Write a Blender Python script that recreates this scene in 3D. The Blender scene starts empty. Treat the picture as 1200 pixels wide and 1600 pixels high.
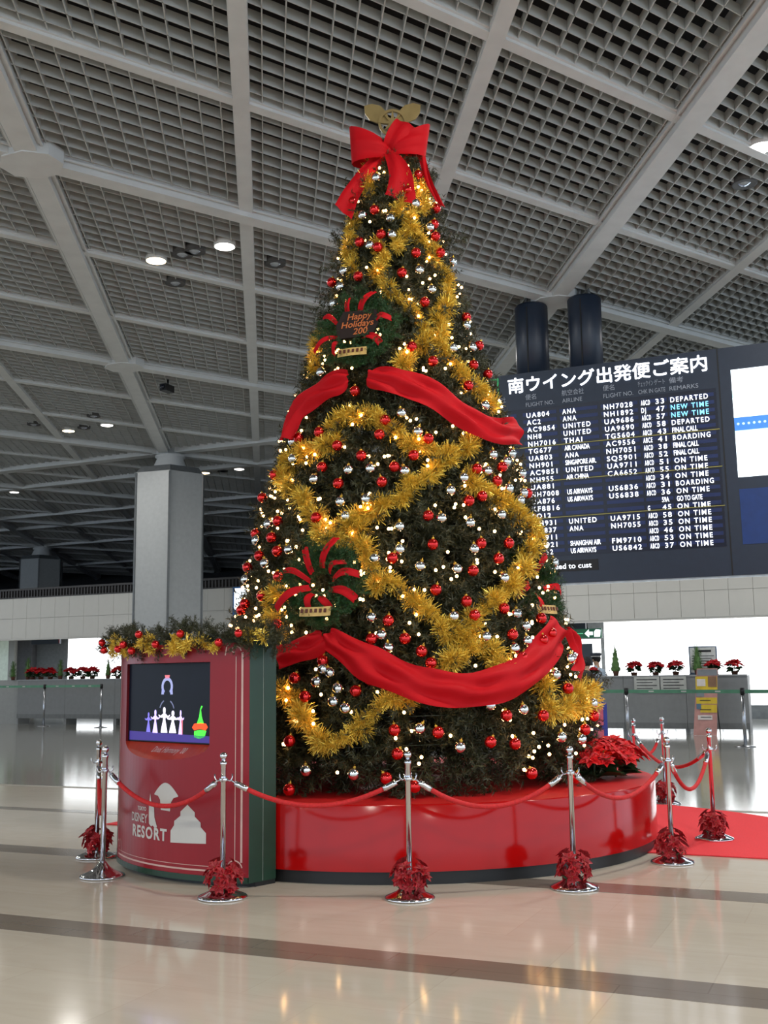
import bpy, bmesh, math, random
import numpy as np
from mathutils import Matrix, Vector
random.seed(7); RNG = np.random.default_rng(7)
PI = math.pi
SC = bpy.context.scene
COL = SC.collection

# ------------------------------------------------------------------ camera
# world: X runs along the back wall, Y goes deeper into the hall, Z up; metres
YAW, PITCH, ROLL = math.radians(23.82), math.radians(8.5), math.radians(-0.72)
def camera_axes():
    F = Vector((0, math.cos(PITCH), math.sin(PITCH))); U = Vector((0, -math.sin(PITCH), math.cos(PITCH))); R = Vector((1, 0, 0))
    R2 = R * math.cos(ROLL) + U * math.sin(ROLL); U2 = U * math.cos(ROLL) - R * math.sin(ROLL)
    M = Matrix.Rotation(YAW, 3, 'Z')
    return M @ R2, M @ U2, M @ F
CR, CU, CF = camera_axes()
CAM_LOC = Vector((0, 0, 1.45))
cam = bpy.data.cameras.new('camera'); cam.sensor_fit = 'HORIZONTAL'; cam.sensor_width = 36; cam.lens = 36 * 1712 / 1200
cam.clip_end = 300
co = bpy.data.objects.new('camera', cam); COL.objects.link(co); SC.camera = co
co.matrix_world = Matrix((( CR.x, CU.x, -CF.x, CAM_LOC.x), (CR.y, CU.y, -CF.y, CAM_LOC.y), (CR.z, CU.z, -CF.z, CAM_LOC.z), (0, 0, 0, 1)))
def seen(P, m=200):
    q = Vector(P) - CAM_LOC; z = q.dot(CF)
    if z < 1: return False
    x = 600 + 1712 * q.dot(CR) / z; y = 800 - 1712 * q.dot(CU) / z
    return -m < x < 1200 + m and -m < y < 1600 + m

# ------------------------------------------------------------------ world, lamps, exposure
W = bpy.data.worlds.new('World'); SC.world = W; W.use_nodes = True
bg = W.node_tree.nodes['Background']; bg.inputs[0].default_value = (0.72, 0.85, 1.0, 1); bg.inputs[1].default_value = 1.5   # overcast daylight through the open street front behind the camera
SC.view_settings.view_transform = 'Standard'; SC.view_settings.look = 'None'
SC.view_settings.exposure = 0.2; SC.view_settings.gamma = 1.0; SC.view_settings.use_curve_mapping = False
LAMP_POWER = 240.0
def area_lamp(x, y, z, power, size=0.9, color=(1, 0.93, 0.82)):
    l = bpy.data.lights.new('downlight_glow', 'AREA'); l.shape = 'DISK'; l.size = size; l.energy = power; l.color = color
    o = bpy.data.objects.new('downlight_glow', l); COL.objects.link(o); o.location = (x, y, z); return o
CEIL = 8.45
# clusters of downlights stand 3.7 m before and behind every second truss hub
for X in (-39.3, -29.5, -19.7, -9.9, -0.07, 9.75):
    for Y in (-9.9, -2.5, 7.1, 14.6, 24.1):
        if (Y < 0 and X < -25) or (X == -9.9 and Y == 7.1): continue   # the lamp over the front left is off
        warm = (1, 0.93, 0.83) if Y < 10 else (1, 0.97, 0.93)
        area_lamp(X, Y, CEIL - 0.16, LAMP_POWER * (0.55 if X < -15 else 1.0), 0.6, warm)

# ------------------------------------------------------------------ helpers
def lin(c):
    return tuple(((v / 255) / 12.92 if v / 255 <= 0.04045 else ((v / 255 + 0.055) / 1.055) ** 2.4) for v in c)
MATS = {}
def mat(name, rgb, rough=0.5, metal=0.0, noise=0.12, scale=8.0, emit=0.0, spec=0.5, sheen=0.0, coat=0.0, bump=0.0, trans=0.0):
    """procedural principled material: colour broken up by noise, optional bump"""
    if name in MATS: return MATS[name]
    m = bpy.data.materials.new(name); m.use_nodes = True; nt = m.node_tree; b = nt.nodes['Principled BSDF']
    c = lin(rgb)
    tc = nt.nodes.new('ShaderNodeTexCoord'); nz = nt.nodes.new('ShaderNodeTexNoise'); nz.inputs['Scale'].default_value = scale; nz.inputs['Detail'].default_value = 3
    nt.links.new(tc.outputs['Object'], nz.inputs['Vector'])
    rp = nt.nodes.new('ShaderNodeValToRGB'); rp.color_ramp.elements[0].position = 0.3; rp.color_ramp.elements[1].position = 0.7
    rp.color_ramp.elements[0].color = (*[v * (1 - noise) for v in c], 1); rp.color_ramp.elements[1].color = (*[min(1, v * (1 + noise)) for v in c], 1)
    nt.links.new(nz.outputs['Fac'], rp.inputs['Fac']); nt.links.new(rp.outputs['Color'], b.inputs['Base Color'])
    b.inputs['Roughness'].default_value = rough; b.inputs['Metallic'].default_value = metal; b.inputs['Specular IOR Level'].default_value = spec
    b.inputs['Sheen Weight'].default_value = sheen; b.inputs['Coat Weight'].default_value = coat; b.inputs['Coat Roughness'].default_value = 0.08
    b.inputs['Transmission Weight'].default_value = trans
    if emit: b.inputs['Emission Color'].default_value = (*c, 1); b.inputs['Emission Strength'].default_value = emit
    if bump:
        bp = nt.nodes.new('ShaderNodeBump'); bp.inputs['Strength'].default_value = bump; bp.inputs['Distance'].default_value = 0.02
        nt.links.new(nz.outputs['Fac'], bp.inputs['Height']); nt.links.new(bp.outputs['Normal'], b.inputs['Normal'])
    MATS[name] = m; return m

class MB:
    """collects faces, then links them as ONE mesh object"""
    def __init__(s): s.v = []; s.f = []; s.m = []; s.smooth = []; s.cur = 0
    def add(s, V, F, smooth=False):
        n = len(s.v); s.v += [tuple(p) for p in V]; s.f += [tuple(i + n for i in f) for f in F]; s.m += [s.cur] * len(F); s.smooth += [smooth] * len(F); return s
    def box(s, x0, x1, y0, y1, z0, z1, M=None):
        V = [(x, y, z) for z in (z0, z1) for y in (y0, y1) for x in (x0, x1)]
        if M is not None: V = [M @ Vector(p) for p in V]
        return s.add(V, [(0, 2, 3, 1), (4, 5, 7, 6), (0, 1, 5, 4), (2, 6, 7, 3), (0, 4, 6, 2), (1, 3, 7, 5)])
    def lathe(s, prof, n=20, M=None, cap=True):
        V = []; F = []
        for r, z in prof:
            for k in range(n):
                a = 2 * PI * k / n; V.append((r * math.cos(a), r * math.sin(a), z))
        for i in range(len(prof) - 1):
            for k in range(n): F.append((i * n + k, i * n + (k + 1) % n, (i + 1) * n + (k + 1) % n, (i + 1) * n + k))
        if cap:
            if prof[0][0] > 1e-4: F.append(tuple(range(n))[::-1])
            if prof[-1][0] > 1e-4: F.append(tuple(range((len(prof) - 1) * n, len(prof) * n)))
        if M is not None: V = [M @ Vector(p) for p in V]
        return s.add(V, F, True)
    def sphere(s, c, r, n=14, k=9, sq=1.0):
        return s.lathe([(max(1e-5, r * math.sin(PI * i / k)), -r * sq * math.cos(PI * i / k)) for i in range(k + 1)], n, Matrix.Translation(c), cap=False)
    def tube(s, pts, r, n=8, cap=True):
        pts = [Vector(p) for p in pts]; V = []; F = []; prev = None
        for i, p in enumerate(pts):
            t = (pts[min(i + 1, len(pts) - 1)] - pts[max(i - 1, 0)]).normalized()
            a = Vector((0, 0, 1)) if abs(t.z) < 0.95 else Vector((1, 0, 0))
            if prev is not None: a = prev
            u = (a - t * a.dot(t)).normalized(); w = t.cross(u); prev = u
            rr = r[i] if isinstance(r, (list, tuple)) else r
            for k in range(n): V.append(p + (u * math.cos(2 * PI * k / n) + w * math.sin(2 * PI * k / n)) * rr)
        for i in range(len(pts) - 1):
            for k in range(n): F.append((i * n + k, i * n + (k + 1) % n, (i + 1) * n + (k + 1) % n, (i + 1) * n + k))
        if cap: F.append(tuple(range(n))[::-1]); F.append(tuple(range((len(pts) - 1) * n, len(pts) * n)))
        return s.add(V, F, True)
    def prism(s, poly, h, M=None):
        """polygon in local xy extruded along +z by h"""
        n = len(poly); V = [(x, y, 0) for x, y in poly] + [(x, y, h) for x, y in poly]
        F = [tuple(range(n))[::-1], tuple(range(n, 2 * n))] + [(i, (i + 1) % n, n + (i + 1) % n, n + i) for i in range(n)]
        if M is not None: V = [M @ Vector(p) for p in V]
        return s.add(V, F)
    def mesh(s, name, mats):
        me = bpy.data.meshes.new(name); me.from_pydata(s.v, [], s.f)
        for m in (mats if isinstance(mats, (list, tuple)) else [mats]): me.materials.append(m)
        me.polygons.foreach_set('material_index', s.m); me.polygons.foreach_set('use_smooth', s.smooth); me.update(); return me
    def build(s, name, mats, parent=None, loc=(0, 0, 0)):
        return link(name, s.mesh(name, mats), parent, loc)
def link(name, me, parent=None, loc=(0, 0, 0), rot=None, scale=None):
    o = bpy.data.objects.new(name, me); COL.objects.link(o); o.location = loc
    if parent is not None: o.parent = parent
    if rot is not None: o.rotation_euler = rot
    if scale is not None: o.scale = scale if hasattr(scale, '__len__') else (scale,) * 3
    return o
def np_mesh(name, V, F, m):
    me = bpy.data.meshes.new(name); V = np.asarray(V, np.float32); F = np.asarray(F, np.int32)
    me.vertices.add(len(V)); me.vertices.foreach_set('co', V.ravel()); k = F.shape[1]
    me.loops.add(F.size); me.loops.foreach_set('vertex_index', F.ravel())
    me.polygons.add(len(F)); me.polygons.foreach_set('loop_start', np.arange(0, F.size, k, dtype=np.int32)); me.polygons.foreach_set('loop_total', np.full(len(F), k, np.int32))
    me.update(calc_edges=True); me.materials.append(m); return me
def tag(o, label, cat, group=None):
    o['label'] = label; o['category'] = cat
    if group: o['group'] = group
    return o
def thing(name, label, cat, loc=(0, 0, 0), rz=0, group=None):
    o = bpy.data.objects.new(name, None); COL.objects.link(o); o.location = loc; o.rotation_euler = (0, 0, rz); o.empty_display_size = 0.1
    return tag(o, label, cat, group)
def struct(o): o['kind'] = 'structure'; return o
def stuff(o): o['kind'] = 'stuff'; return o
def copy_tree(o, parent=None):
    c = o.copy(); COL.objects.link(c)
    if parent is not None: c.parent = parent
    for ch in list(o.children): copy_tree(ch, c)
    return c
def text_data(s, size, align='LEFT', width=None, bold=0.0, spacing=1.0, shear=0.0, scale_x=None):
    c = bpy.data.curves.new('lettering', 'FONT'); c.body = s; c.size = size; c.align_x = align; c.offset = bold; c.space_character = spacing; c.shear = shear; c.resolution_u = 3
    o = bpy.data.objects.new('lettering', c); me = o.to_mesh()
    V = [tuple(v.co) for v in me.vertices]; F = [tuple(p.vertices) for p in me.polygons]
    o.to_mesh_clear(); bpy.data.objects.remove(o); bpy.data.curves.remove(c)
    if width and V:
        x0 = min(v[0] for v in V); x1 = max(v[0] for v in V); k = width / (x1 - x0); V = [((v[0] - x0) * k, v[1], v[2]) for v in V]
    return V, F
def add_text(mb, s, x, y, size, fn=None, **kw):
    V, F = text_data(s, size, **kw)
    P = [(v[0] + x, v[1] + y, 0) for v in V]
    if fn: P = [fn(*p) for p in P]
    mb.add(P, F)

# ------------------------------------------------------------------ materials
white_metal = mat('painted_beam', (208, 210, 209), 0.45, noise=0.05, scale=3)
slat_mat = mat('grey_louvre', (182, 184, 181), 0.5, noise=0.06, scale=4)
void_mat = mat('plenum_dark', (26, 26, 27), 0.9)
chrome = mat('chrome', (222, 222, 226), 0.09, 1.0, noise=0.02)
red_rope = mat('red_rope', (196, 26, 30), 0.7, noise=0.15, scale=60, bump=0.3)
red_cloth = mat('red_satin', (186, 6, 20), 0.7, noise=0.06, scale=5, spec=0.2)
gold_tinsel = mat('gold_tinsel', (240, 204, 84), 0.36, 0.5, noise=0.2, scale=40)
needle_mat = mat('pine_needles', (54, 56, 30), 0.55, noise=0.35, scale=6)
needle_bright = mat('pine_needles_fresh', (34, 74, 30), 0.5, noise=0.3, scale=9)
bark = mat('bark', (74, 54, 38), 0.9, noise=0.3)
red_ball = mat('red_bauble_glass', (214, 22, 24), 0.12, 0.75, noise=0.03, coat=0.5)
silver_ball = mat('silver_bauble_glass', (226, 230, 234), 0.1, 1.0, noise=0.02)
gold_cap = mat('gold_cap', (205, 165, 70), 0.3, 1.0)
bulb_mat = mat('warm_bulb', (255, 196, 124), 0.4, emit=17, noise=0)
black = mat('black', (18, 18, 19), 0.45)
dark_blue = mat('board_case', (36, 46, 62), 0.4, noise=0.06)
wall_white = mat('wall_panel_white', (214, 212, 204), 0.45, noise=0.03, scale=2)
wall_grey = mat('wall_grey', (150, 152, 150), 0.6, noise=0.05)
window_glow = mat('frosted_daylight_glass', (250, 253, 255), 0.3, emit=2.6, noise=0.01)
counter_grey = mat('counter_grey', (124, 126, 126), 0.5, noise=0.05)
bract_red = mat('poinsettia_red', (206, 22, 30), 0.5, noise=0.25, scale=12)
bract_dark = mat('poinsettia_deep_red', (188, 12, 28), 0.5, noise=0.25, scale=12)
bract_ring = mat('ring_flower_red', (158, 10, 24), 0.5, noise=0.25, scale=12)
leaf_green = mat('leaf_green', (44, 74, 38), 0.5, noise=0.3, scale=10)
conifer_green = mat('conifer_green', (76, 112, 52), 0.6, noise=0.3, scale=14)
pot_mat = mat('pot', (96, 60, 46), 0.6)
letter_white = mat('lit_letter', (244, 248, 255), 0.5, emit=1.5, noise=0)
print_white = mat('white_print', (200, 198, 192), 0.5, noise=0.02)

# ------------------------------------------------------------------ floor
def floor_material(name, base, dark, rough, joint):
    m = bpy.data.materials.new(name); m.use_nodes = True; nt = m.node_tree; b = nt.nodes['Principled BSDF']; N = nt.nodes.new; L = nt.links.new
    tc = N('ShaderNodeTexCoord'); mp = N('ShaderNodeMapping'); mp.inputs['Rotation'].default_value = (0, 0, 0.05); L(tc.outputs['Object'], mp.inputs[0])
    br = N('ShaderNodeTexBrick'); br.inputs['Scale'].default_value = 1.0; br.inputs['Brick Width'].default_value = 0.8; br.inputs['Row Height'].default_value = 0.77; br.inputs['Mortar Size'].default_value = 0.004
    br.inputs['Color1'].default_value = (*lin(base), 1); br.inputs['Color2'].default_value = (*lin([v * 0.965 for v in base]), 1); br.inputs['Mortar'].default_value = (*lin(joint), 1); L(tc.outputs['Object'], br.inputs['Vector'])
    wv = N('ShaderNodeTexNoise'); wv.inputs['Scale'].default_value = 1.6; wv.inputs['Detail'].default_value = 5; wv.inputs['Distortion'].default_value = 1.2
    mp2 = N('ShaderNodeMapping'); mp2.inputs['Scale'].default_value = (1, 5, 1); L(tc.outputs['Object'], mp2.inputs[0]); L(mp2.outputs[0], wv.inputs['Vector'])
    mx = N('ShaderNodeMix'); mx.data_type = 'RGBA'; mx.inputs['B'].default_value = (*lin(dark), 1); rr = N('ShaderNodeMapRange'); rr.inputs['From Min'].default_value = 0.4; rr.inputs['From Max'].default_value = 0.8; rr.inputs['To Max'].default_value = 0.35
    L(wv.outputs['Fac'], rr.inputs['Value']); L(rr.outputs[0], mx.inputs['Factor']); L(br.outputs['Color'], mx.inputs['A']); L(mx.outputs['Result'], b.inputs['Base Color'])
    r2 = N('ShaderNodeMapRange'); r2.inputs['To Min'].default_value = rough * 0.8; r2.inputs['To Max'].default_value = rough * 1.25; L(wv.outputs['Fac'], r2.inputs['Value']); L(r2.outputs[0], b.inputs['Roughness'])
    return m
floor_beige = floor_material('polished_travertine', (204, 196, 181), (180, 169, 149), 0.095, (194, 185, 170))
floor_grey = floor_material('polished_grey_stone', (150, 150, 143), (128, 128, 122), 0.1, (132, 132, 128))
stripe_mat = floor_material('stripe_stone', (128, 118, 106), (108, 98, 86), 0.14, (110, 100, 90))
X0, X1 = -64, 16
floor = struct(MB().box(X0, X1, -16, 36.2, -0.2, 0).build('floor', floor_beige))
for y0, y1 in ((-6.3, -5.95), (-4.0, -3.65), (-1.7, -1.35), (0.6, 0.95), (2.9, 3.25), (5.25, 5.58), (7.55, 7.87), (9.98, 10.18)):
    MB().box(X0, X1, y0, y1, -0.01, 0.0015).build('stone_band', stripe_mat, floor)
MB().box(X0, X1, 12.3, 36, -0.01, 0.0015).build('grey_field', floor_grey, floor)
MB().box(X0, X1, 12.2, 12.34, -0.01, 0.0025).build('brass_strip', mat('joint_strip', (150, 146, 136), 0.4), floor)

# ------------------------------------------------------------------ ceiling: truss beams, hubs and egg-crate panels
U7 = 7.0
A0, B0, PT = -1.996 * U7, -0.452 * U7, 0.405 * U7
def lat(k, m):
    a = A0 - PT * k; b = B0 + PT * m
    return Vector(((a + b) / 1.7320508, b - a, 0))
DA, DB = Vector((0.5, 0.8660254, 0)), Vector((-0.5, 0.8660254, 0))
SIDE = PT / math.sin(PI / 3)
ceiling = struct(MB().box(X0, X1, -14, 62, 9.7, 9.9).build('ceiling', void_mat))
def clipline(p, d, ylo, yhi):
    t0 = (ylo - p.y) / d.y; t1 = (yhi - p.y) / d.y
    if d.x: 
        a, b = sorted(((X0 - p.x) / d.x, (X1 - p.x) / d.x)); t0 = max(t0, a); t1 = min(t1, b)
    return t0, t1
def beam(p, d, w, zlo, zhi, ylo=-14, yhi=61.5, flange=None):
    t0, t1 = clipline(p, d, ylo, yhi)
    if t1 - t0 < 1: return
    n = Vector((-d.y, d.x, 0)); mb = MB()
    M = Matrix(((d.x, n.x, 0, p.x), (d.y, n.y, 0, p.y), (0, 0, 1, 0), (0, 0, 0, 1)))
    mb.box(t0, t1, -w / 2, w / 2, zlo, zhi, M)
    if flange: mb.box(t0, t1, -flange / 2, flange / 2, zlo - 0.11, zlo + 0.02, M); mb.box(t0, t1, -w / 2, -w / 2 + 0.03, zlo - 0.03, zlo + 0.02, M); mb.box(t0, t1, w / 2 - 0.03, w / 2, zlo - 0.03, zlo + 0.02, M)
    mb.build('beam', white_metal, ceiling)
for k in range(-9, 20):
    p = lat(k, 0)
    if k % 3 == 0: beam(p, DA, 0.42, CEIL - 0.02, CEIL + 0.3, flange=0.27)
    else: beam(p, DA, 0.15, CEIL - 0.05, CEIL + 0.22)
for m in range(-20, 17):
    p = lat(0, m)
    if m % 3 == 0: beam(p, DB, 0.44, CEIL - 0.024, CEIL + 0.3, flange=0.29)
    else: beam(p, DB, 0.2, CEIL - 0.054, CEIL + 0.22)
for yb, w in ((27.82, 0.36), (30.66, 0.24), (44.83, 0.36), (36.3, 0.2), (39.2, 0.2), (53.3, 0.3)):
    MB().box(X0, X1, yb - w / 2, yb + w / 2, CEIL - 0.12, CEIL + 0.2).build('beam', white_metal, ceiling)
plate = MB().prism([(0.46 * math.cos(a) * (1.0 if i % 2 else 0.98), 0.40 * math.sin(a)) for i, a in enumerate([PI / 8 + PI / 4 * j for j in range(8)])], 0.2).mesh('hub_plate', white_metal)
for k in range(-6, 19, 3):
    for m in range(-15, 16, 3):
        h = lat(k, m)
        if -14 < h.y < 61 and seen((h.x, h.y, CEIL), 300): link('hub_plate', plate, ceiling, (h.x, h.y, CEIL - 0.15))
NC = 11; half = SIDE / 2
def slat(mb, along, across, off, z0=0.0, z1=0.125, t=0.007):
    c = across * off; n = Vector((-along.y, along.x, 0)); e = half - 0.09
    V = [c + along * s * e + n * q * t + Vector((0, 0, z)) for z in (z0, z1) for q in (-1, 1) for s in (-1, 1)]
    mb.add(V, [(0, 2, 3, 1), (4, 5, 7, 6), (0, 1, 5, 4), (2, 6, 7, 3), (0, 4, 6, 2), (1, 3, 7, 5)])
offs = [(i / NC - 0.5) * SIDE for i in range(1, NC)]
sa = MB(); slat(sa, DA, DB, 0); slatA = sa.mesh('slat', slat_mat)
sb = MB(); slat(sb, DB, DA, 0); slatB = sb.mesh('slat', slat_mat)
def rim(mb):
    e = half - 0.1
    for al, ac in ((DA, DB), (DB, DA)):
        for s in (-1, 1):
            n = Vector((-al.y, al.x, 0)); c = ac * s * e
            V = [c + al * r * e + n * q * 0.022 + Vector((0, 0, z)) for z in (-0.012, 0.13) for q in (-1, 1) for r in (-1, 1)]
            mb.add(V, [(0, 2, 3, 1), (4, 5, 7, 6), (0, 1, 5, 4), (2, 6, 7, 3), (0, 4, 6, 2), (1, 3, 7, 5)])
rm = MB(); rim(rm); rim_mesh = rm.mesh('grille_panel', white_metal)
gm = MB(); rim(gm); gm.cur = 1
for q in offs: slat(gm, DA, DB, q); slat(gm, DB, DA, q)
full_mesh = gm.mesh('grille_panel', [white_metal, slat_mat])
cells = []
for k in range(-9, 20):
    for m in range(-20, 17):
        c = (lat(k, m) + lat(k + 1, m + 1)) / 2
        if not (-14 < c.y < 60 and X0 + 2 < c.x < X1 - 2): continue
        cs = [lat(k, m), lat(k + 1, m), lat(k, m + 1), lat(k + 1, m + 1), c]
        if any(seen((p.x, p.y, CEIL), 260) for p in cs):
            inside = sum(seen((p.x, p.y, CEIL), 0) for p in cs)
            cells.append((-inside if inside >= 4 else 0, (c - Vector((0, 0, 0))).length, c))
cells.sort(key=lambda t: (t[0] == 0, t[1]))
for i, (_, _, c) in enumerate(cells):
    if i < 14:
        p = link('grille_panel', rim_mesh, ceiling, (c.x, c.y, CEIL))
        for q in offs:
            link('slat', slatA, p, DB * q); link('slat', slatB, p, DA * q)
    else:
        link('grille_panel', full_mesh, ceiling, (c.x, c.y, CEIL))

# ------------------------------------------------------------------ back wall, recess, windows
WY = 30.5
wall = struct(MB().box(X0, X1, WY + 0.05, WY + 0.4, 2.92, 4.36).build('wall_back', mat('wall_joint', (186, 185, 179), 0.5)))
pan = MB().box(-0.311, 0.311, 0, 0.06, 0.004, 0.714).mesh('wall_panel', wall_white)
x = -44.7
while x < 10:
    for z in (2.9, 3.62):
        if seen((x, WY, z), 150) : link('wall_panel', pan, wall, (x, WY, z))
    x += 0.63
rail = struct(MB().box(X0, X1, WY, WY + 0.5, 4.34, 4.38).box(X0, X1, WY, WY + 0.1, 4.62, 4.69).box(X0, X1, WY + 0.35, WY + 0.4, 4.38, 4.62).build('trim_1', mat('railing_dark', (64, 62, 62), 0.5)))
rb = MB(); x = -44.0
while x < -12: rb.box(x, x + 0.05, WY + 0.02, WY + 0.1, 4.38, 4.62); x += 0.13
stuff(rb.build('bar', MATS['railing_dark'], rail))
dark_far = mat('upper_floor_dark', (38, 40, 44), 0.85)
struct(MB().box(X0, X1, WY + 0.4, 62, 4.2, 4.36).build('floor_upper', dark_far))  # slab coloured dark so no light bounces up to the far ceiling
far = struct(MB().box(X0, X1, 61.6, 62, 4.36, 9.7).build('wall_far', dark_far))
for xx, w, h in ((-52.4, 2.2, 1.1), (-49.6, 2.0, 1.1), (-56, 1.6, 1.4), (-44, 2.4, 1.2), (-60, 1.4, 1.0)):
    MB().box(xx, xx + w, 61.4, 61.6, 4.5, 4.5 + h).build('wall_panel', mat('far_panel', (74, 76, 78), 0.7), far)
struct(MB().box(X0 - .3, X0, 30.9, 62, 0, 9.9).build('wall_blocker_left', dark_far)); struct(MB().box(X1, X1 + .3, 30.9, 62, 0, 9.9).build('wall_blocker_right', dark_far))  # unseen side walls added to stop sky light leaking onto the far ceiling
struct(MB().box(X0, X1, WY + 0.4, 36.3, 3.3, 3.4).build('ceiling_recess', wall_grey))
BY = 36.0
back = struct(MB().box(X0, X1, BY, BY + 0.2, 0, 3.3).build('wall_recess', mat('recess_grey', (132, 134, 134), 0.6)))
struct(MB().box(X0, X1, BY - 0.06, BY, 0, 0.38).build('baseboard_back', mat('kerb_grey', (150, 154, 156), 0.5)))
def window(n, xa, xb, z0=0.4, z1=3.28, step=0.72):
    w = struct(MB().box(xa, xb, BY - 0.03, BY - 0.005, z0, z1).build('window_%d' % n, mat('mullion', (196, 200, 204), 0.5)))
    x = xa
    while x < xb - 0.1:
        MB().box(x + 0.012, min(x + step, xb) - 0.012, BY - 0.045, BY - 0.02, z0 + 0.02, z1 - 0.02).build('pane', window_glow, w); x += step
window(1, -8.05, 4.0)
window(2, -30.05, -24.0)
wl = struct(MB().box(-34.5, -32.9, BY - 0.05, BY - 0.005, 0.5, 3.25).build('window_3', mat('mullion', (196, 200, 204), 0.5)))
MB().box(-34.4, -33.0, BY - 0.07, BY - 0.03, 0.6, 3.2).build('pane', mat('tinted_pane', (176, 190, 176), 0.15, emit=0.35), wl)
struct(MB().box(-32.75, -32.45, BY - 0.5, BY, 0, 3.3).build('trim_2', wall_white))
struct(MB().box(-32.45, -31.7, BY - 0.3, BY, 0, 3.3).build('trim_3', mat('pilaster_dark', (104, 104, 106), 0.6)))
struct(MB().box(X0, X1, WY + 0.02, WY + 0.3, 2.86, 2.93).build('trim_4', wall_white))

# ------------------------------------------------------------------ columns
def column(name, label, x, y, z0, group=None):
    t = thing(name, label, 'column', (x, y, z0), 0.087, group)
    steel = mat('column_panel', (160, 163, 163), 0.4, noise=0.05)
    h = 7.62 - z0; R = 1.15
    mb = MB().lathe([(R, 0), (R, h)], 6); mb.smooth = [False] * len(mb.smooth); mb.build('shaft', steel, t)
    mb = MB().lathe([(R, 0), (R * 0.86, 0.2), (0.58, 0.22)], 6); mb.smooth = [False] * len(mb.smooth); mb.build('capital', mat('column_shoulder', (92, 96, 98), 0.5), t, (0, 0, h))
    MB().lathe([(0.55, 0), (0.40, 0.36), (0.46, 0.38), (0.46, 0.46), (0.34, 0.47), (0.34, 0.72)], 12).build('neck', white_metal, t, (0, 0, h + 0.2))
    for a in (0, PI / 3, 2 * PI / 3, PI, 4 * PI / 3, 5 * PI / 3):
        MB().box(-0.035, 0.035, -0.02, 0.02, 0, h - 0.02, Matrix.Translation((1.152 * math.cos(a), 1.152 * math.sin(a), 0)) @ Matrix.Rotation(a + PI / 2, 4, 'Z')).build('joint_strip', mat('column_joint', (86, 90, 92), 0.4), t)
column('column', 'tall grey faceted steel column left of the tree, holding up the ceiling', -19.5, 27.82, 0)
column('column', 'dim grey column far back on the dark upper floor', -39.36, 44.83, 4.36)

# ------------------------------------------------------------------ round stage, carpet
PC = Vector((-4.02, 9.38, 0)); PRAD = 2.26
TC = Vector((-3.94, 9.25, 0))
stage_red = mat('stage_red_gloss', (172, 9, 9), 0.13, noise=0.04, scale=2, spec=0.35)
t = thing('round_stage', 'low round red drum stage with a black kick strip under the tree', 'stage', (PC.x, PC.y, 0))
MB().lathe([(PRAD - 0.03, 0), (PRAD - 0.03, 0.1)], 96, cap=False).build('kick_strip', black, t)
mb = MB().lathe([(PRAD, 0.09), (PRAD, 0.54), (PRAD - 0.006, 0.55)], 96, cap=False); mb.build('drum', stage_red, t)
MB().lathe([(0.001, 0.55), (PRAD - 0.006, 0.55)], 96, cap=False).build('top_cover', mat('stage_red_top', (190, 18, 20), 0.5, noise=0.05, scale=2), t)
cp = [(-3.6 + 3.6 * math.cos(a), 9.27 + 3.6 * math.sin(a)) for a in [PI * i / 60 for i in range(61)]]
o = MB().prism(cp, 0.008).build('red_carpet', mat('carpet_red', (226, 52, 60), 0.85, noise=0.08, scale=90, bump=0.2)); o.location.z = 0.002
tag(o, 'flat red half-round carpet on the floor beside the round stage', 'carpet')

# ------------------------------------------------------------------ Christmas tree
PZ = [0.5, 0.78, 1.17, 2, 3, 3.75, 4.5, 5.15, 5.9, 6.4, 6.75]; PR = [1.85, 1.78, 1.71, 1.46, 1.22, 1.02, .76, .56, .41, .22, .03]
def rad(z): return float(np.interp(z, PZ, PR))
def out_dir(P):
    e = Vector((P[0] - TC.x, P[1] - TC.y, 0)); e = e.normalized() if e.length > 1e-4 else Vector((0, -1, 0)); return e
def needles(V, F, a, d, n, ln, wd, rng, spread=0.9):
    """n thin pointed needles along the twig a + d*t"""
    L = np.linalg.norm(d); u = d / L; h = np.array([0, 0, 1.0]) if abs(u[2]) < .9 else np.array([1.0, 0, 0])
    p = np.cross(u, h); p /= np.linalg.norm(p); q = np.cross(u, p)
    t = rng.random(n); ang = rng.random(n) * 2 * PI; ra = np.cos(ang)[:, None] * p + np.sin(ang)[:, None] * q
    dirs = u * (1 - spread * .55) + ra * spread; dirs /= np.linalg.norm(dirs, axis=1)[:, None]
    base = a + t[:, None] * d; side = np.cross(dirs, ra + rng.normal(size=(n, 3)) * .4); side /= (np.linalg.norm(side, axis=1)[:, None] + 1e-9)
    l = ln * (0.75 + rng.random(n) * .5); k = sum(len(x) for x in V)
    V.append(np.stack([base - side * wd / 2, base + side * wd / 2, base + dirs * l[:, None]], 1).reshape(-1, 3))
    F.append(np.arange(3 * n).reshape(-1, 3) + k)
def spray(seed, L=0.42, dens=1.0, wd=0.0088, ln=0.05):
    rng = np.random.default_rng(seed); V = []; F = []
    bend = rng.normal(size=3) * .05
    needles(V, F, np.zeros(3), np.array([bend[0], bend[1], L]), int(70 * dens), ln, wd, rng)
    for f in (.18, .32, .46, .6, .74):
        for s in (-1, 1):
            b = np.array([bend[0] * f, bend[1] * f, L * f]); l = L * .5 * (1.1 - f * .55)
            d = np.array([s * .75 + rng.normal() * .12, rng.normal() * .3, .62]); d = d / np.linalg.norm(d) * l
            needles(V, F, b, d, int(26 * dens), ln, wd, rng)
    return np.concatenate(V), np.concatenate(F)
def frame_rot(z, roll):
    z = Vector(z).normalized(); h = Vector((0, 0, 1)) if abs(z.z) < .95 else Vector((1, 0, 0))
    x = h.cross(z).normalized(); y = z.cross(x); R = Matrix((x, y, z)).transposed(); return R @ Matrix.Rotation(roll, 3, 'Z')
TREE_Z = 0.55
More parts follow.
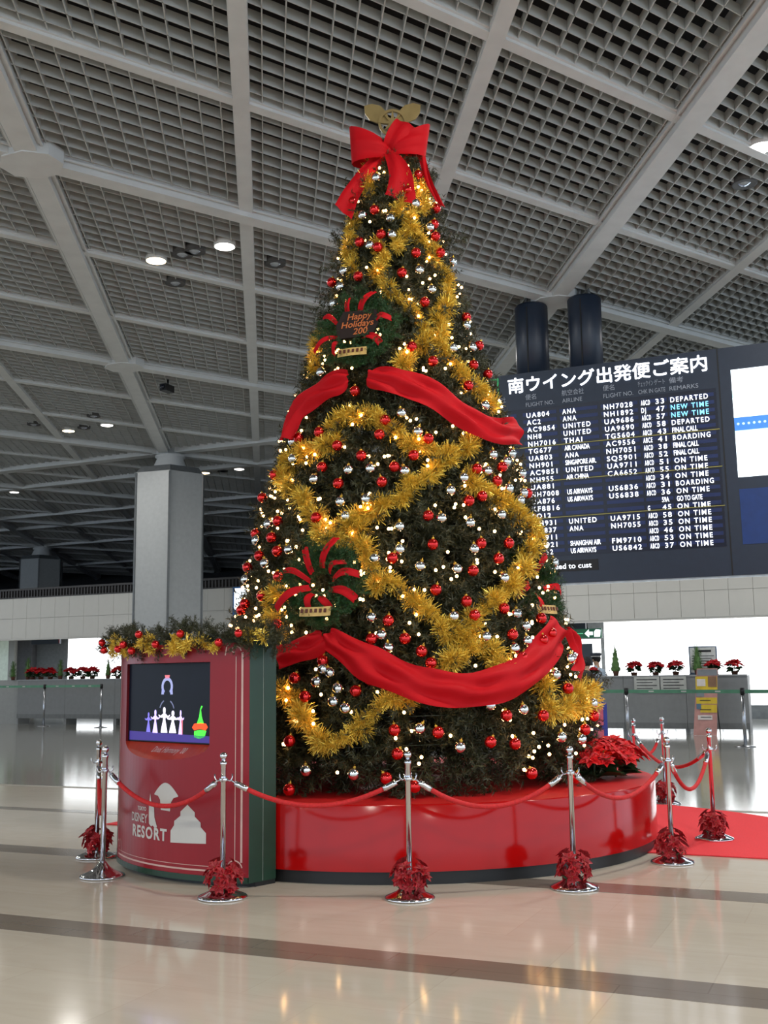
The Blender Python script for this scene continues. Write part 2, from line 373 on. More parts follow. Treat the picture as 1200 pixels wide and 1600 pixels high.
tree = thing('christmas_tree', 'tall lit Christmas tree hung with baubles and gold tinsel on the red stage', 'Christmas tree', (TC.x, TC.y, TREE_Z))
MB().lathe([(0.14, 0), (0.12, 1.5), (0.05, 6.0)], 12).build('trunk', bark, tree)
SPR = [spray(s) for s in range(5)]
def place_spots(n, zlo, zhi, rng, front=None):
    S = []; tries = 0
    while len(S) < n and tries < 60000:
        tries += 1
        z = zlo + (zhi - zlo) * rng.random(); r = rad(z)
        if rng.random() > (r + 0.12) / 1.9: continue
        th = rng.random() * 2 * PI
        S.append((z, th, r))
    return S
cam_th = math.atan2(-TC.y, -TC.x)
spots = place_spots(2300, 0.74, 6.45, RNG)
facing = lambda s: math.cos(s[1] - cam_th)
def spot_xf(s, rng, inset=0.37):
    z, th, r = s; droop = np.interp(z, [0.6, 1.0, 2.5, 6.5], [-.75, -.25, .05, .65]) + rng.normal() * .22
    d = Vector((math.cos(th), math.sin(th), droop)) + Vector(rng.normal(size=3) * .22); d.normalize()
    sc = float(np.interp(r, [0, .5, 1.8], [.42, .75, 1.0])) * (0.85 + rng.random() * .35)
    rr = max(0.0, r - inset * sc); p = Vector((math.cos(th) * rr, math.sin(th) * rr, z - TREE_Z))
    return p, frame_rot(d, rng.random() * 2 * PI), sc
order = sorted(range(len(spots)), key=lambda i: -facing(spots[i])); front = [i for i in order if facing(spots[i]) > 0.15]; random.shuffle(front)
parts = set(front[:298])
meshes = [np_mesh('branch', v, f, needle_mat) for v, f in SPR]
BV = []; BF = []; n0 = 0
for i, s in enumerate(spots):
    p, R, sc = spot_xf(s, RNG)
    k = i % 5
    if i in parts:
        o = link('branch', meshes[k], tree, p); o.rotation_euler = R.to_euler(); o.scale = (sc,) * 3
    else:
        v, f = SPR[k]; v = (v * sc) @ np.array(R).T + np.array(p); BV.append(v); BF.append(f + n0); n0 += len(v)
# inner filling: shorter, darker, closer to the trunk
for s in place_spots(1500, 0.8, 6.2, RNG):
    p, R, sc = spot_xf((s[0], s[1], s[2] * (.45 + .4 * RNG.random())), RNG, 0.2); v, f = SPR[int(RNG.integers(5))]; v = (v * sc * 1.25) @ np.array(R).T + np.array(p); BV.append(v); BF.append(f + n0); n0 += len(v)
stuff(link('foliage', np_mesh('foliage', np.concatenate(BV), np.concatenate(BF), needle_mat), tree))
# sprays that stick out past the outline, as in the photograph
for (P, d, sc) in (((-3.58, 9.38, 5.45), (.85, .35, .35), .9), ((-4.38, 9.07, 5.0), (-.9, -.35, .1), .7), ((-4.5, 9.0, 4.25), (-.9, -.4, .1), .7), ((-2.48, 9.85, 1.32), (.9, .4, .15), .8), ((-4.3, 9.1, 5.65), (-.9, -.4, .0), .5)):
    v, f = SPR[1]; o = link('branch', meshes[1], tree, Vector(P) - Vector((TC.x, TC.y, TREE_Z))); o.rotation_euler = frame_rot(d, 1.0).to_euler(); o.scale = (sc,) * 3

# ---- light string
ls = thing('light_string', 'string of tiny warm white lights wound round the whole tree', 'string lights', (TC.x, TC.y, TREE_Z))
bm_ = MB().sphere((0, 0, 0), 0.0135, 6, 4).mesh('bulb', bulb_mat)
wire = []
for i in range(900):
    f = i / 899; z = 0.75 + 5.6 * f; th = f * 2 * PI * 26; r = rad(z) - 0.10 + 0.03 * math.sin(i * 1.7); r = max(r, .02); wire.append((r * math.cos(th), r * math.sin(th), z - TREE_Z))
MB().tube(wire, 0.004, 3).build('wire', mat('green_wire', (26, 40, 24), 0.6), ls)
nb = 0; blist = []
for i in range(4000):
    z = 0.72 + 5.7 * RNG.random(); r = rad(z)
    if RNG.random() > (r + .1) / 1.9: continue
    th = RNG.random() * 2 * PI
    if math.cos(th - cam_th) < -0.35 and RNG.random() < .65: continue
    rr = r - 0.03 + 0.07 * RNG.random(); blist.append((rr * math.cos(th), rr * math.sin(th), z - TREE_Z, math.cos(th - cam_th)))
    if RNG.random() < .25: blist.append((rr * math.cos(th) + RNG.normal() * .03, rr * math.sin(th) + RNG.normal() * .03, z - TREE_Z + RNG.normal() * .03, math.cos(th - cam_th)))
    if len(blist) > 840: break
blist.sort(key=lambda b: -b[3]); rest = MB()
for i, b in enumerate(blist):
    if i < 299: link('bulb', bm_, ls, b[:3])
    else: rest.sphere(b[:3], 0.0135, 5, 3)
stuff(rest.build('bulb_far', bulb_mat, ls))

# ---- baubles (places measured on the tree's surface)
RED=[(-3.92,8.78,5.70),(-4.16,8.86,5.87),(-3.49,9.14,5.78),(-3.84,8.73,5.43),(-4.04,8.72,5.39),(-3.56,8.83,5.24),(-3.46,9.04,5.46),(-3.42,9.05,5.30),(-3.64,8.70,5.02),(-4.02,8.64,5.03),(-4.36,8.81,5.09),(-3.66,8.92,5.90),(-3.48,9.06,5.59),(-3.63,9.07,6.11),(-3.86,8.70,5.30),(-3.48,8.51,4.26),(-3.45,8.74,4.73),(-3.88,8.24,3.85),(-3.32,8.58,4.13),(-3.12,9.18,4.41),(-3.09,8.94,4.16),(-3.08,8.77,3.93),(-3.03,9.14,4.12),(-3.22,9.14,4.68),(-4.41,8.24,3.50),(-4.18,8.17,3.51),(-3.98,8.10,3.36),(-3.63,8.16,3.43),(-4.10,8.06,3.18),(-3.76,8.09,3.25),(-3.49,8.13,3.14),(-3.93,8.01,3.02),(-3.57,8.06,3.01),(-4.10,7.95,2.74),(-4.53,8.09,2.76),(-3.60,8.21,3.56),(-4.69,8.32,3.21),(-3.27,8.32,3.39),(-3.36,8.22,3.24),(-3.22,8.16,2.72),(-2.97,8.42,2.86),(-2.90,8.54,2.91),(-2.83,8.72,3.06),(-2.70,9.15,3.01),(-2.95,8.57,3.15),(-2.82,8.84,3.20),(-4.88,8.44,3.04),(-4.87,8.31,2.70),(-4.58,8.07,2.62),(-4.48,7.99,2.49),(-4.73,8.13,2.48),(-4.92,8.26,2.40),(-4.43,7.92,2.27),(-3.17,8.12,2.48),(-3.44,7.95,2.37),(-3.12,8.04,2.11),(-2.92,8.17,2.02),(-3.42,7.81,1.87),(-2.90,8.28,2.27),(-2.86,8.18,1.91),(-2.87,8.40,2.50),(-2.72,8.65,2.52),(-2.76,8.50,2.38),(-2.70,8.42,1.97),(-4.60,7.95,2.12),(-4.85,8.10,2.07),(-4.89,8.11,2.02),(-3.89,7.64,1.57),(-4.11,7.60,1.44),(-4.37,7.79,1.87),(-3.53,7.74,1.73),(-3.29,7.82,1.73),(-3.10,7.86,1.54),(-3.50,7.65,1.42),(-3.60,7.60,1.34),(-3.17,7.85,1.63),(-2.63,8.40,1.76),(-2.50,8.76,1.90),(-2.44,8.83,1.78),(-2.47,8.68,1.72),(-2.56,8.41,1.58),(-2.31,8.80,1.33),(-2.61,8.13,1.14),(-2.41,8.42,1.13),(-2.21,8.90,1.00),(-2.69,7.98,0.95),(-2.55,8.13,0.93),(-2.19,9.14,1.10),(-4.00,7.56,1.30),(-4.09,7.48,0.97),(-3.30,7.62,1.05),(-4.05,7.40,0.62),(-3.27,7.60,0.88),(-3.33,7.53,0.71),(-3.01,7.75,1.03),(-3.14,7.60,0.65),(-2.45,8.20,0.71),(-2.22,8.59,0.65)]
SILVER=[(-3.94,8.88,6.06),(-4.03,8.78,5.67),(-3.77,8.78,5.59),(-3.75,8.76,5.42),(-3.93,8.70,5.33),(-3.60,8.93,5.76),(-3.50,9.00,5.54),(-3.52,8.80,5.06),(-4.19,8.72,5.14),(-4.20,8.66,4.97),(-3.38,9.23,5.27),(-3.42,8.83,4.87),(-4.25,8.63,4.81),(-4.26,8.38,4.10),(-3.20,9.07,4.58),(-3.22,8.79,4.29),(-3.13,9.02,4.35),(-2.97,8.86,3.76),(-4.48,8.27,3.48),(-4.44,8.20,3.31),(-4.16,8.04,3.08),(-3.85,8.04,3.13),(-3.67,8.07,3.13),(-3.89,7.97,2.86),(-3.68,8.00,2.87),(-3.83,7.94,2.73),(-3.41,8.03,2.63),(-3.48,8.27,3.62),(-3.35,8.29,3.45),(-3.41,8.15,3.10),(-2.88,8.77,3.30),(-2.81,8.92,3.26),(-2.80,9.03,3.35),(-3.02,8.44,3.06),(-2.89,8.65,3.14),(-2.75,9.15,3.19),(-3.09,8.32,2.94),(-2.77,8.84,3.01),(-2.71,9.05,3.00),(-2.71,8.95,2.92),(-2.78,8.65,2.76),(-2.95,8.37,2.67),(-3.13,8.21,2.70),(-4.65,8.15,2.75),(-4.82,8.24,2.63),(-4.34,7.94,2.49),(-4.62,8.04,2.40),(-4.90,8.20,2.29),(-3.39,7.98,2.44),(-3.57,7.90,2.37),(-3.24,8.02,2.30),(-2.91,8.34,2.45),(-3.00,8.19,2.28),(-2.99,8.07,1.90),(-3.55,7.79,1.90),(-2.72,8.50,2.22),(-2.56,9.41,2.42),(-3.82,7.62,1.48),(-3.92,7.59,1.41),(-3.74,7.59,1.36),(-3.88,7.62,1.51),(-3.46,7.77,1.76),(-3.40,7.76,1.66),(-3.66,7.55,1.21),(-2.78,8.20,1.74),(-2.63,8.51,1.93),(-2.57,8.55,1.83),(-2.55,8.51,1.71),(-2.61,8.37,1.65),(-2.34,8.99,1.57),(-2.38,8.69,1.44),(-2.71,8.05,1.22),(-2.52,8.26,1.18),(-2.31,8.54,0.96),(-2.22,8.80,0.93),(-2.21,9.19,1.20),(-3.76,7.55,1.26),(-3.93,7.44,0.76),(-3.56,7.47,0.74),(-3.13,7.69,1.06),(-2.87,7.82,0.92)]
TINSEL=[[(-4.13,9.08,6.31),(-4.10,8.96,6.10),(-4.02,8.86,5.94)],
 [(-3.65,9.08,6.07),(-3.58,9.15,5.98),(-3.55,9.08,5.83),(-3.59,8.98,5.72),(-3.63,8.90,5.62),(-3.63,8.88,5.51),(-3.67,8.83,5.41),(-3.71,8.79,5.32)],
 [(-3.67,9.00,6.00),(-3.73,8.89,5.83),(-3.71,8.86,5.68),(-3.63,8.90,5.60)],
 [(-3.62,8.88,5.50),(-3.56,8.95,5.50),(-3.51,8.97,5.36),(-3.44,9.06,5.27),(-3.42,9.05,5.15),(-3.37,9.11,5.06),(-3.34,9.10,4.96),(-3.34,9.00,4.84),(-3.31,9.00,4.77)],
 [(-4.17,8.87,5.72),(-4.22,8.87,5.59),(-4.22,8.83,5.40),(-4.20,8.79,5.29),(-4.13,8.73,5.15)],
 [(-3.89,8.74,5.36),(-3.81,8.73,5.26),(-3.82,8.70,5.15),(-3.87,8.67,5.05),(-3.86,8.64,4.97),(-3.77,8.64,4.90),(-3.69,8.64,4.82),(-3.61,8.65,4.73),(-3.53,8.68,4.67),(-3.47,8.70,4.60),(-3.46,8.66,4.48),(-3.41,8.67,4.40),(-3.32,8.75,4.38),(-3.28,8.75,4.28),(-3.23,8.77,4.20),(-3.17,8.84,4.15),(-3.13,8.83,4.07),(-3.12,8.83,4.02)],
 [(-3.31,9.00,4.77),(-3.35,8.88,4.68),(-3.36,8.80,4.56),(-3.31,8.83,4.50),(-3.31,8.76,4.38)],
 [(-3.57,8.43,4.09),(-3.49,8.50,4.16),(-3.45,8.57,4.25),(-3.41,8.64,4.37)],
 [(-3.07,8.90,3.98),(-3.02,8.97,3.91),(-2.98,9.12,3.89),(-2.95,9.09,3.80)],
 [(-4.42,8.69,4.57),(-4.51,8.75,4.50),(-4.48,8.65,4.36),(-4.40,8.52,4.20)],
 [(-4.09,8.19,3.57),(-4.01,8.21,3.64),(-3.88,8.22,3.66),(-3.70,8.22,3.61),(-3.58,8.24,3.53),(-3.51,8.24,3.43),(-3.43,8.24,3.35),(-3.36,8.29,3.34),(-3.29,8.33,3.32),(-3.21,8.37,3.26),(-3.12,8.44,3.25),(-3.06,8.54,3.31),(-3.03,8.62,3.39),(-2.97,8.70,3.39)],
 [(-4.02,8.15,3.43),(-4.18,8.16,3.39),(-4.33,8.21,3.39),(-4.52,8.29,3.35),(-4.67,8.39,3.34),(-4.67,8.36,3.23),(-4.57,8.24,3.11),(-4.41,8.13,3.01),(-4.29,8.06,2.92),(-4.20,8.02,2.81),(-4.09,7.97,2.68),(-3.96,7.94,2.61),(-3.86,7.96,2.67),(-3.77,7.98,2.72),(-3.67,8.00,2.75),(-3.59,8.04,2.81),(-3.49,8.08,2.83),(-3.41,8.13,2.92),(-3.34,8.19,3.00),(-3.27,8.26,3.08),(-3.19,8.34,3.14),(-3.13,8.43,3.24)],
 [(-2.98,8.54,3.09),(-2.92,8.59,3.02),(-2.88,8.65,2.98),(-2.82,8.72,2.92),(-2.77,8.84,2.91),(-2.73,8.90,2.84),(-2.69,9.02,2.80),(-2.67,9.11,2.74),(-2.66,9.34,2.74),(-2.64,9.28,2.64),(-2.62,9.06,2.54),(-2.63,8.94,2.45),(-2.63,8.84,2.36),(-2.66,8.71,2.26),(-2.68,8.60,2.17),(-2.70,8.52,2.09),(-2.76,8.42,2.05),(-2.79,8.36,1.99),(-2.84,8.28,1.96),(-2.88,8.20,1.87),(-2.91,8.12,1.76),(-2.98,8.05,1.74),(-3.06,8.01,1.79)],
 [(-4.08,7.94,2.54),(-3.99,7.93,2.57),(-3.90,7.93,2.57),(-3.81,7.93,2.55),(-3.73,7.93,2.49),(-3.65,7.93,2.45),(-3.61,7.93,2.37),(-3.59,7.90,2.29)],
 [(-3.82,7.95,2.63),(-3.75,7.96,2.63)],
 [(-4.46,7.93,2.16),(-4.52,7.93,2.07),(-4.55,7.92,1.99),(-4.46,7.85,1.88),(-4.32,7.78,1.80)],
 [(-3.55,7.88,2.14),(-3.48,7.92,2.17),(-3.40,7.94,2.18),(-3.35,7.95,2.10),(-3.29,7.96,2.03),(-3.22,7.98,1.99),(-3.15,8.01,1.95),(-3.10,8.03,1.91),(-3.06,8.04,1.84),(-2.99,8.07,1.79),(-2.92,8.09,1.72),(-2.92,8.06,1.64),(-2.91,8.05,1.57),(-2.99,7.97,1.54),(-3.05,7.92,1.52)],
 [(-2.87,8.18,1.79),(-2.89,8.10,1.67),(-2.83,8.16,1.66),(-2.77,8.21,1.63),(-2.70,8.28,1.61),(-2.67,8.28,1.54),(-2.72,8.21,1.50),(-2.64,8.31,1.51)],
 [(-4.25,7.63,1.34),(-4.18,7.60,1.28),(-4.08,7.57,1.21),(-4.00,7.54,1.13),(-3.96,7.52,1.04),(-3.90,7.50,0.97),(-3.80,7.51,0.94),(-3.72,7.53,1.00),(-3.63,7.54,1.01),(-3.56,7.56,1.03),(-3.53,7.58,1.11),(-3.49,7.62,1.18),(-3.43,7.64,1.25),(-3.35,7.68,1.25),(-3.27,7.72,1.29),(-3.21,7.75,1.27)],
 [(-2.43,8.61,1.40),(-2.40,8.62,1.31),(-2.39,8.56,1.21),(-2.38,8.54,1.11),(-2.35,8.64,1.17),(-2.30,8.78,1.16),(-2.27,8.94,1.19),(-2.24,9.07,1.15),(-2.23,9.27,1.16)],
 [(-2.28,8.98,1.27),(-2.27,9.25,1.31),(-2.30,9.63,1.27)]]
SWAGS={'right_upper':[(-3.75,8.23,3.95),(-3.57,8.26,3.90),(-3.40,8.33,3.85),(-3.18,8.44,3.73),(-3.01,8.58,3.58),(-2.86,8.80,3.50),(-2.79,9.20,3.57)],
 'left_upper':[(-3.92,8.21,3.95),(-4.09,8.21,3.92),(-4.29,8.24,3.84),(-4.45,8.26,3.71),(-4.49,8.20,3.47)],
 'main_lower':[(-3.85,7.63,1.74),(-3.67,7.62,1.64),(-3.49,7.62,1.53),(-3.29,7.66,1.44),(-3.09,7.73,1.35),(-2.88,7.86,1.32),(-2.71,8.01,1.34),(-2.56,8.21,1.41),(-2.44,8.49,1.52),(-2.36,8.77,1.67),(-2.35,9.05,1.81)],
 'left_lower':[(-3.87,7.63,1.74),(-3.97,7.61,1.68),(-4.11,7.60,1.64),(-4.25,7.61,1.59)],
 'right_tail':[(-2.34,9.09,1.81),(-2.29,9.17,1.68),(-2.26,9.18,1.54),(-2.24,8.98,1.42)]}
ball = MB().sphere((0, 0, 0), 0.046, 20, 12).mesh('bauble', red_ball); ball_s = MB().sphere((0, 0, 0), 0.045, 20, 12).mesh('bauble', silver_ball)
cap_m = MB().lathe([(0.013, 0.042), (0.013, 0.056), (0.004, 0.058), (0.003, 0.07)], 8).mesh('cap', gold_cap)
BANDS = [(5.7, 9, 'just under the top bow'), (5.0, 5.7, 'above the greeting wreath'), (4.05, 5.0, 'level with the greeting wreath'), (3.3, 4.05, 'just under the upper red swag'), (2.6, 3.3, 'midway between the two red swags'), (1.95, 2.6, 'level with the lower ribbon wreath'), (1.35, 1.95, 'along the lower red swag'), (0, 1.35, 'below the lower red swag')]
RANK = ['highest', 'second highest', 'third highest', 'fourth highest', 'fifth highest', 'sixth highest', 'seventh highest', 'eighth highest', 'ninth highest', 'tenth highest', 'eleventh highest', 'twelfth highest']
def hang(P, me, word, grp):
    cells_ = {}
    for p in P:
        e = Vector((p[0] - TC.x, p[1] - TC.y, 0)); right = Vector((-TC.y, TC.x, 0)).normalized() * -1
        lat_ = e.dot(Vector((0.9148, 0.4039, 0))) / max(.15, rad(p[2])); side = 'left' if lat_ < -.3 else 'right' if lat_ > .36 else 'middle'
        b = [i for i, q in enumerate(BANDS) if q[0] <= p[2] < q[1]][0]; cells_.setdefault((b, side), []).append(p)
    for (b, side), L in cells_.items():
        L.sort(key=lambda p: -p[2])
        for i, p in enumerate(L):
            lab = '%s bauble %s, %s side, %s' % (word, BANDS[b][2], side, (RANK[i] + ' of its few') if len(L) > 1 else 'alone there')
            if side == 'middle': lab = lab.replace('middle side', 'middle')
            q = Vector(p) + out_dir(p) * .035; o = link('bauble', me, None, q); tag(o, lab, 'bauble', grp); o.rotation_euler = (RNG.normal() * .25, RNG.normal() * .25, RNG.random() * 6)
            link('cap', cap_m, o)
hang(RED, ball, 'shiny red', 'red baubles on the tree'); hang(SILVER, ball_s, 'mirror silver', 'silver baubles on the tree')

# ---- gold tinsel garlands
def resample(P, step):
    P = [Vector(p) for p in P]; out = []
    for i in range(len(P) - 1):
        a, b = P[i], P[i + 1]; n = max(1, int((b - a).length / step)); out += [a.lerp(b, k / n) for k in range(n)]
    return out + [P[-1]]
def smooth_path(P, step=0.012, it=2):
    P = [Vector(p) for p in P]
    for _ in range(it):
        Q = [P[0]]
        for i in range(len(P) - 1): Q += [P[i].lerp(P[i + 1], .25), P[i].lerp(P[i + 1], .75)]
        P = Q + [P[-1]]
    return resample(P, step)
def tinsel_mesh(P, rng, r=0.085, per=84, name='tinsel_garland'):
    pts = np.array(smooth_path(P)); k = len(pts); ph = rng.random(6) * 6; i_ = np.arange(k)
    pts = pts + np.stack([np.sin(i_ * f + p) * .022 + np.sin(i_ * f * 2.3 + q) * .012 for f, p, q in zip((.31, .27, .36), ph[:3], ph[3:])], 1)
    n = k * per; c = np.repeat(pts, per, 0) + rng.normal(size=(n, 3)) * .012
    d = rng.normal(size=(n, 3)); d /= np.linalg.norm(d, axis=1)[:, None]; s = np.cross(d, rng.normal(size=(n, 3))); s /= np.linalg.norm(s, axis=1)[:, None]
    l = r * (.3 + .62 * rng.random(n))[:, None]; wv = (1 + .35 * np.sin(np.repeat(np.arange(len(pts)), per) * .35))[:, None]; l = l * wv
    V = np.stack([c - s * .0024, c + s * .0024, c + d * l + s * .0024, c + d * l - s * .0024], 1).reshape(-1, 3); F = np.arange(4 * n).reshape(-1, 4)
    return np_mesh(name, V, F, gold_tinsel)
TL = ['short gold tinsel strand hanging below the top bow on the left', 'gold tinsel running down the right below the top bow', 'short gold tinsel loop beside the bow tail', 'gold tinsel down the upper right edge of the tree', 'gold tinsel down the upper left edge of the tree', 'thick gold tinsel sweeping right above the greeting wreath', 'short gold tinsel link on the right above the wreath level', 'gold tinsel tuft curling below the greeting wreath on its right', 'gold tinsel on the right edge just above the upper red swag', 'short gold tinsel at the left edge of the greeting wreath', 'gold tinsel arch under the knot of the upper red swag', 'long gold tinsel S curve across the middle left of the tree', 'longest gold tinsel sweep down the right side of the tree', 'gold tinsel just above the lower ribbon wreath', 'short gold tinsel link beside the S curve', 'gold tinsel down the left edge beside the lower ribbon wreath', 'gold tinsel crossing the tree right of the lower ribbon wreath', 'gold tinsel tuft ending above the lower red swag', 'gold tinsel garland drooping below the lower red swag, left', 'gold tinsel garland at the lower right corner of the tree', 'small gold tinsel tip at the lower right edge of the tree']
for P, lab in zip(TINSEL, TL):
    Q = [Vector(p) + out_dir(p) * 0.0 for p in P]
    big = 0.088 if P[0][2] > 5 else 0.112
    tag(link('tinsel_garland', tinsel_mesh(Q, RNG, big)), lab, 'tinsel', 'gold tinsel garlands')

# ---- red ribbons
def ribbon_mesh(path, width, rng, normal_fn, folds=3, amp=0.02, name='ribbon', m=None, taper=None, up_fn=None):
    """cloth strip along a path with lengthwise folds"""
    P = [p + normal_fn(p) * 0.035 for p in smooth_path(path, 0.05)]; n = len(P); M_ = 16; mb = MB(); V = []; ph = rng.random(3) * 6
    for i, p in enumerate(P):
        t = (P[min(i + 1, n - 1)] - P[max(i - 1, 0)]).normalized(); nr = normal_fn(p); w = nr.cross(t).normalized()
        ww = width * (taper(i / (n - 1)) if taper else 1) * (1 + .06 * math.sin(i * .7 + ph[1]))
        for j in range(M_ + 1):
            s = j / M_ - .5
            a = amp * (math.sin(s * PI * 2 * folds + i * .34 + ph[0]) * .8 + math.sin(s * 7 + i * .9 + ph[1]) * .45 + math.sin(s * 15 - i * .6 + ph[2]) * .28) + amp * 1.6 * math.cos(s * PI)
            V.append(p + w * (s * ww) + nr * a)
    F = [(i * (M_ + 1) + j, i * (M_ + 1) + j + 1, (i + 1) * (M_ + 1) + j + 1, (i + 1) * (M_ + 1) + j) for i in range(n - 1) for j in range(M_)]
    mb.add(V, F, True); return mb.mesh(name, m or red_cloth)
cone_n = lambda p: (out_dir(p) + Vector((0, 0, .25))).normalized()
tp = lambda f: 0.55 + 0.45 * min(1, f * 5)
for key, lab, w in (('right_upper', 'wide red cloth swag sloping right from under the greeting wreath', 0.26), ('left_upper', 'red cloth swag falling left from under the greeting wreath', 0.25), ('main_lower', 'long red cloth swag drooping across the lower tree', 0.27), ('left_lower', 'red cloth swag at lower left, running behind the green display cabinet edge', 0.2), ('right_tail', 'short red cloth tail hanging at the right edge of the tree', 0.13)):
    path = [Vector(p) - Vector((.92, .39, 0)) * (.05 if key == 'right_tail' else .09 if key == 'main_lower' and i > 8 else .04 if key == 'main_lower' and i == 8 else 0) for i, p in enumerate(SWAGS[key])]
    me = ribbon_mesh(path, w, RNG, cone_n, 2, 0.026, 'cloth_swag', taper=tp)
    tag(link('cloth_swag', me), lab, 'ribbon', 'red cloth swags on the tree')

# ---- top bow and finial
VIEW = Vector((0 - TC.x, 0 - TC.y, 0)).normalized(); RT = Vector((-VIEW.y, VIEW.x, 0)) ; UPV = Vector((0, 0, 1))
def local3(o, u, v, w): return Vector(o) + RT * u + UPV * v + VIEW * w
K = Vector((-3.97, 9.23, 6.40)) + VIEW * .08
bow = thing('bow', 'big red cloth bow with long tails tied at the tree top', 'bow', K)
def bow_loop(uv, width_fn, name):
    """closed puffed loop: front sheet and back sheet"""
    P = [Vector((u, v, w)) for u, v, w in uv]; n = len(P); mb = MB(); V = []
    for i, p in enumerate(P):
        f = i / (n - 1); wd = width_fn(f)
        for j in range(7):
            s = j / 6 - .5; V.append(RT * p.x + UPV * p.y + VIEW * p.z + (RT * wd[0] + UPV * wd[1] + VIEW * wd[2]) * s + VIEW * 0.025 * math.sin(s * 9 + f * 4))
    F = [(i * 7 + j, i * 7 + j + 1, (i + 1) * 7 + j + 1, (i + 1) * 7 + j) for i in range(n - 1) for j in range(6)]
    mb.add(V, F, True); mb.build(name, red_cloth, bow)
def loop_pts(du, dv, puff, back=.12, n=15):
    out = []
    for i in range(n):
        a = 2 * PI * i / (n - 1); s = (1 - math.cos(a)) / 2
        out.append((du * s, dv * s, .10 + puff * math.sin(a) + back * .2))
    return out
bow_loop(loop_pts(-.37, .07, .10), lambda f: ((-.02, .10 + .27 * math.sin(PI * f), 0)), 'loop')
bow_loop(loop_pts(.20, .27, .10), lambda f: ((.10 + .13 * math.sin(PI * f), -.06 - .07 * math.sin(PI * f), 0)), 'loop')
bow_loop(loop_pts(.37, .10, .10), lambda f: ((.05, .08 + .25 * math.sin(PI * f), 0)), 'loop')
def tail(pts, w0, w1, name='tail'):
    mb = MB(); V = []; n = 16
    P = smooth_path([Vector(p) for p in pts], 0.03); n = len(P)
    for i, p in enumerate(P):
        t = (P[min(i + 1, n - 1)] - P[max(i - 1, 0)]).normalized(); s_ = Vector((-t.y, t.x, 0)).normalized(); f = i / (n - 1); w = w0 + (w1 - w0) * f
        for j in range(7):
            s = j / 6 - .5; q = p + s_ * s * w + t * (abs(s) * -.0 + (s + .5) * .10 * (f > .95)); V.append(RT * q.x + UPV * q.y + VIEW * (q.z + .02 * math.sin(s * 8 + f * 5)))
    F = [(i * 7 + j, i * 7 + j + 1, (i + 1) * 7 + j + 1, (i + 1) * 7 + j) for i in range(n - 1) for j in range(6)]
    mb.add(V, F, True); mb.build(name, red_cloth, bow)
tail([(-.05, -.02, .12), (-.22, -.22, .2), (-.38, -.50, .24), (-.42, -.62, .26)], .10, .2)
tail([(0.0, -.03, .18), (.06, -.18, .30), (.11, -.36, .36), (.10, -.56, .38)], .09, .29)
tail([(.30, .05, .1), (.33, -.2, .2), (.37, -.4, .28), (.45, -.58, .3)], .07, .05)
MB().sphere(RT * .0 + VIEW * .12, .055, 12, 8, 1.2).build('knot', red_cloth, bow)
fin = thing('tree_topper', 'flat gold wheel with a compass star at the tip of the tree', 'tree topper', (-3.95, 9.25, 6.60))
topper_mat = mat('topper_gold', (150, 130, 84), 0.45, 0.55)
FZ = Matrix((( RT.x, 0, VIEW.x, 0), (RT.y, 0, VIEW.y, 0), (0, 1, 0, 0), (0, 0, 0, 1)))
def fxy(M2): return FZ @ M2
ring = MB(); n = 40
for i in range(n):
    a, b = 2 * PI * i / n, 2 * PI * (i + 1) / n; r0, r1 = .115, .14
    ring.prism([(r0 * math.cos(a), r0 * math.sin(a)), (r1 * math.cos(a), r1 * math.sin(a)), (r1 * math.cos(b), r1 * math.sin(b)), (r0 * math.cos(b), r0 * math.sin(b))], .025, fxy(Matrix.Translation((.01, .20, 0))))
ring.build('wheel_rim', topper_mat, fin)
star = []
for i in range(16):
    a = PI / 2 + 2 * PI * i / 16; r = (.15 if i % 4 == 0 else .12) if i % 2 == 0 else .042; star.append((r * math.cos(a), r * math.sin(a)))
MB().prism(star, .03, fxy(Matrix.Translation((.01, .20, 0)))).build('star', topper_mat, fin)
for s in (-1, 1):     # plain gold leaves either side of the wheel
    leaf = [(0, -.16), (.07, -.07), (.09, .02), (.06, .10), (0, .15), (-.06, .10), (-.09, .02), (-.07, -.07)]
    MB().prism(leaf, .02, fxy(Matrix.Translation((.01 + s * .155, .30, -.01)) @ Matrix.Rotation(-s * .95, 4, 'Z'))).build('leaf', topper_mat, fin)
MB().tube([(0, 0, -.3), (0, 0, .05)], .015, 8).build('stem', topper_mat, fin)

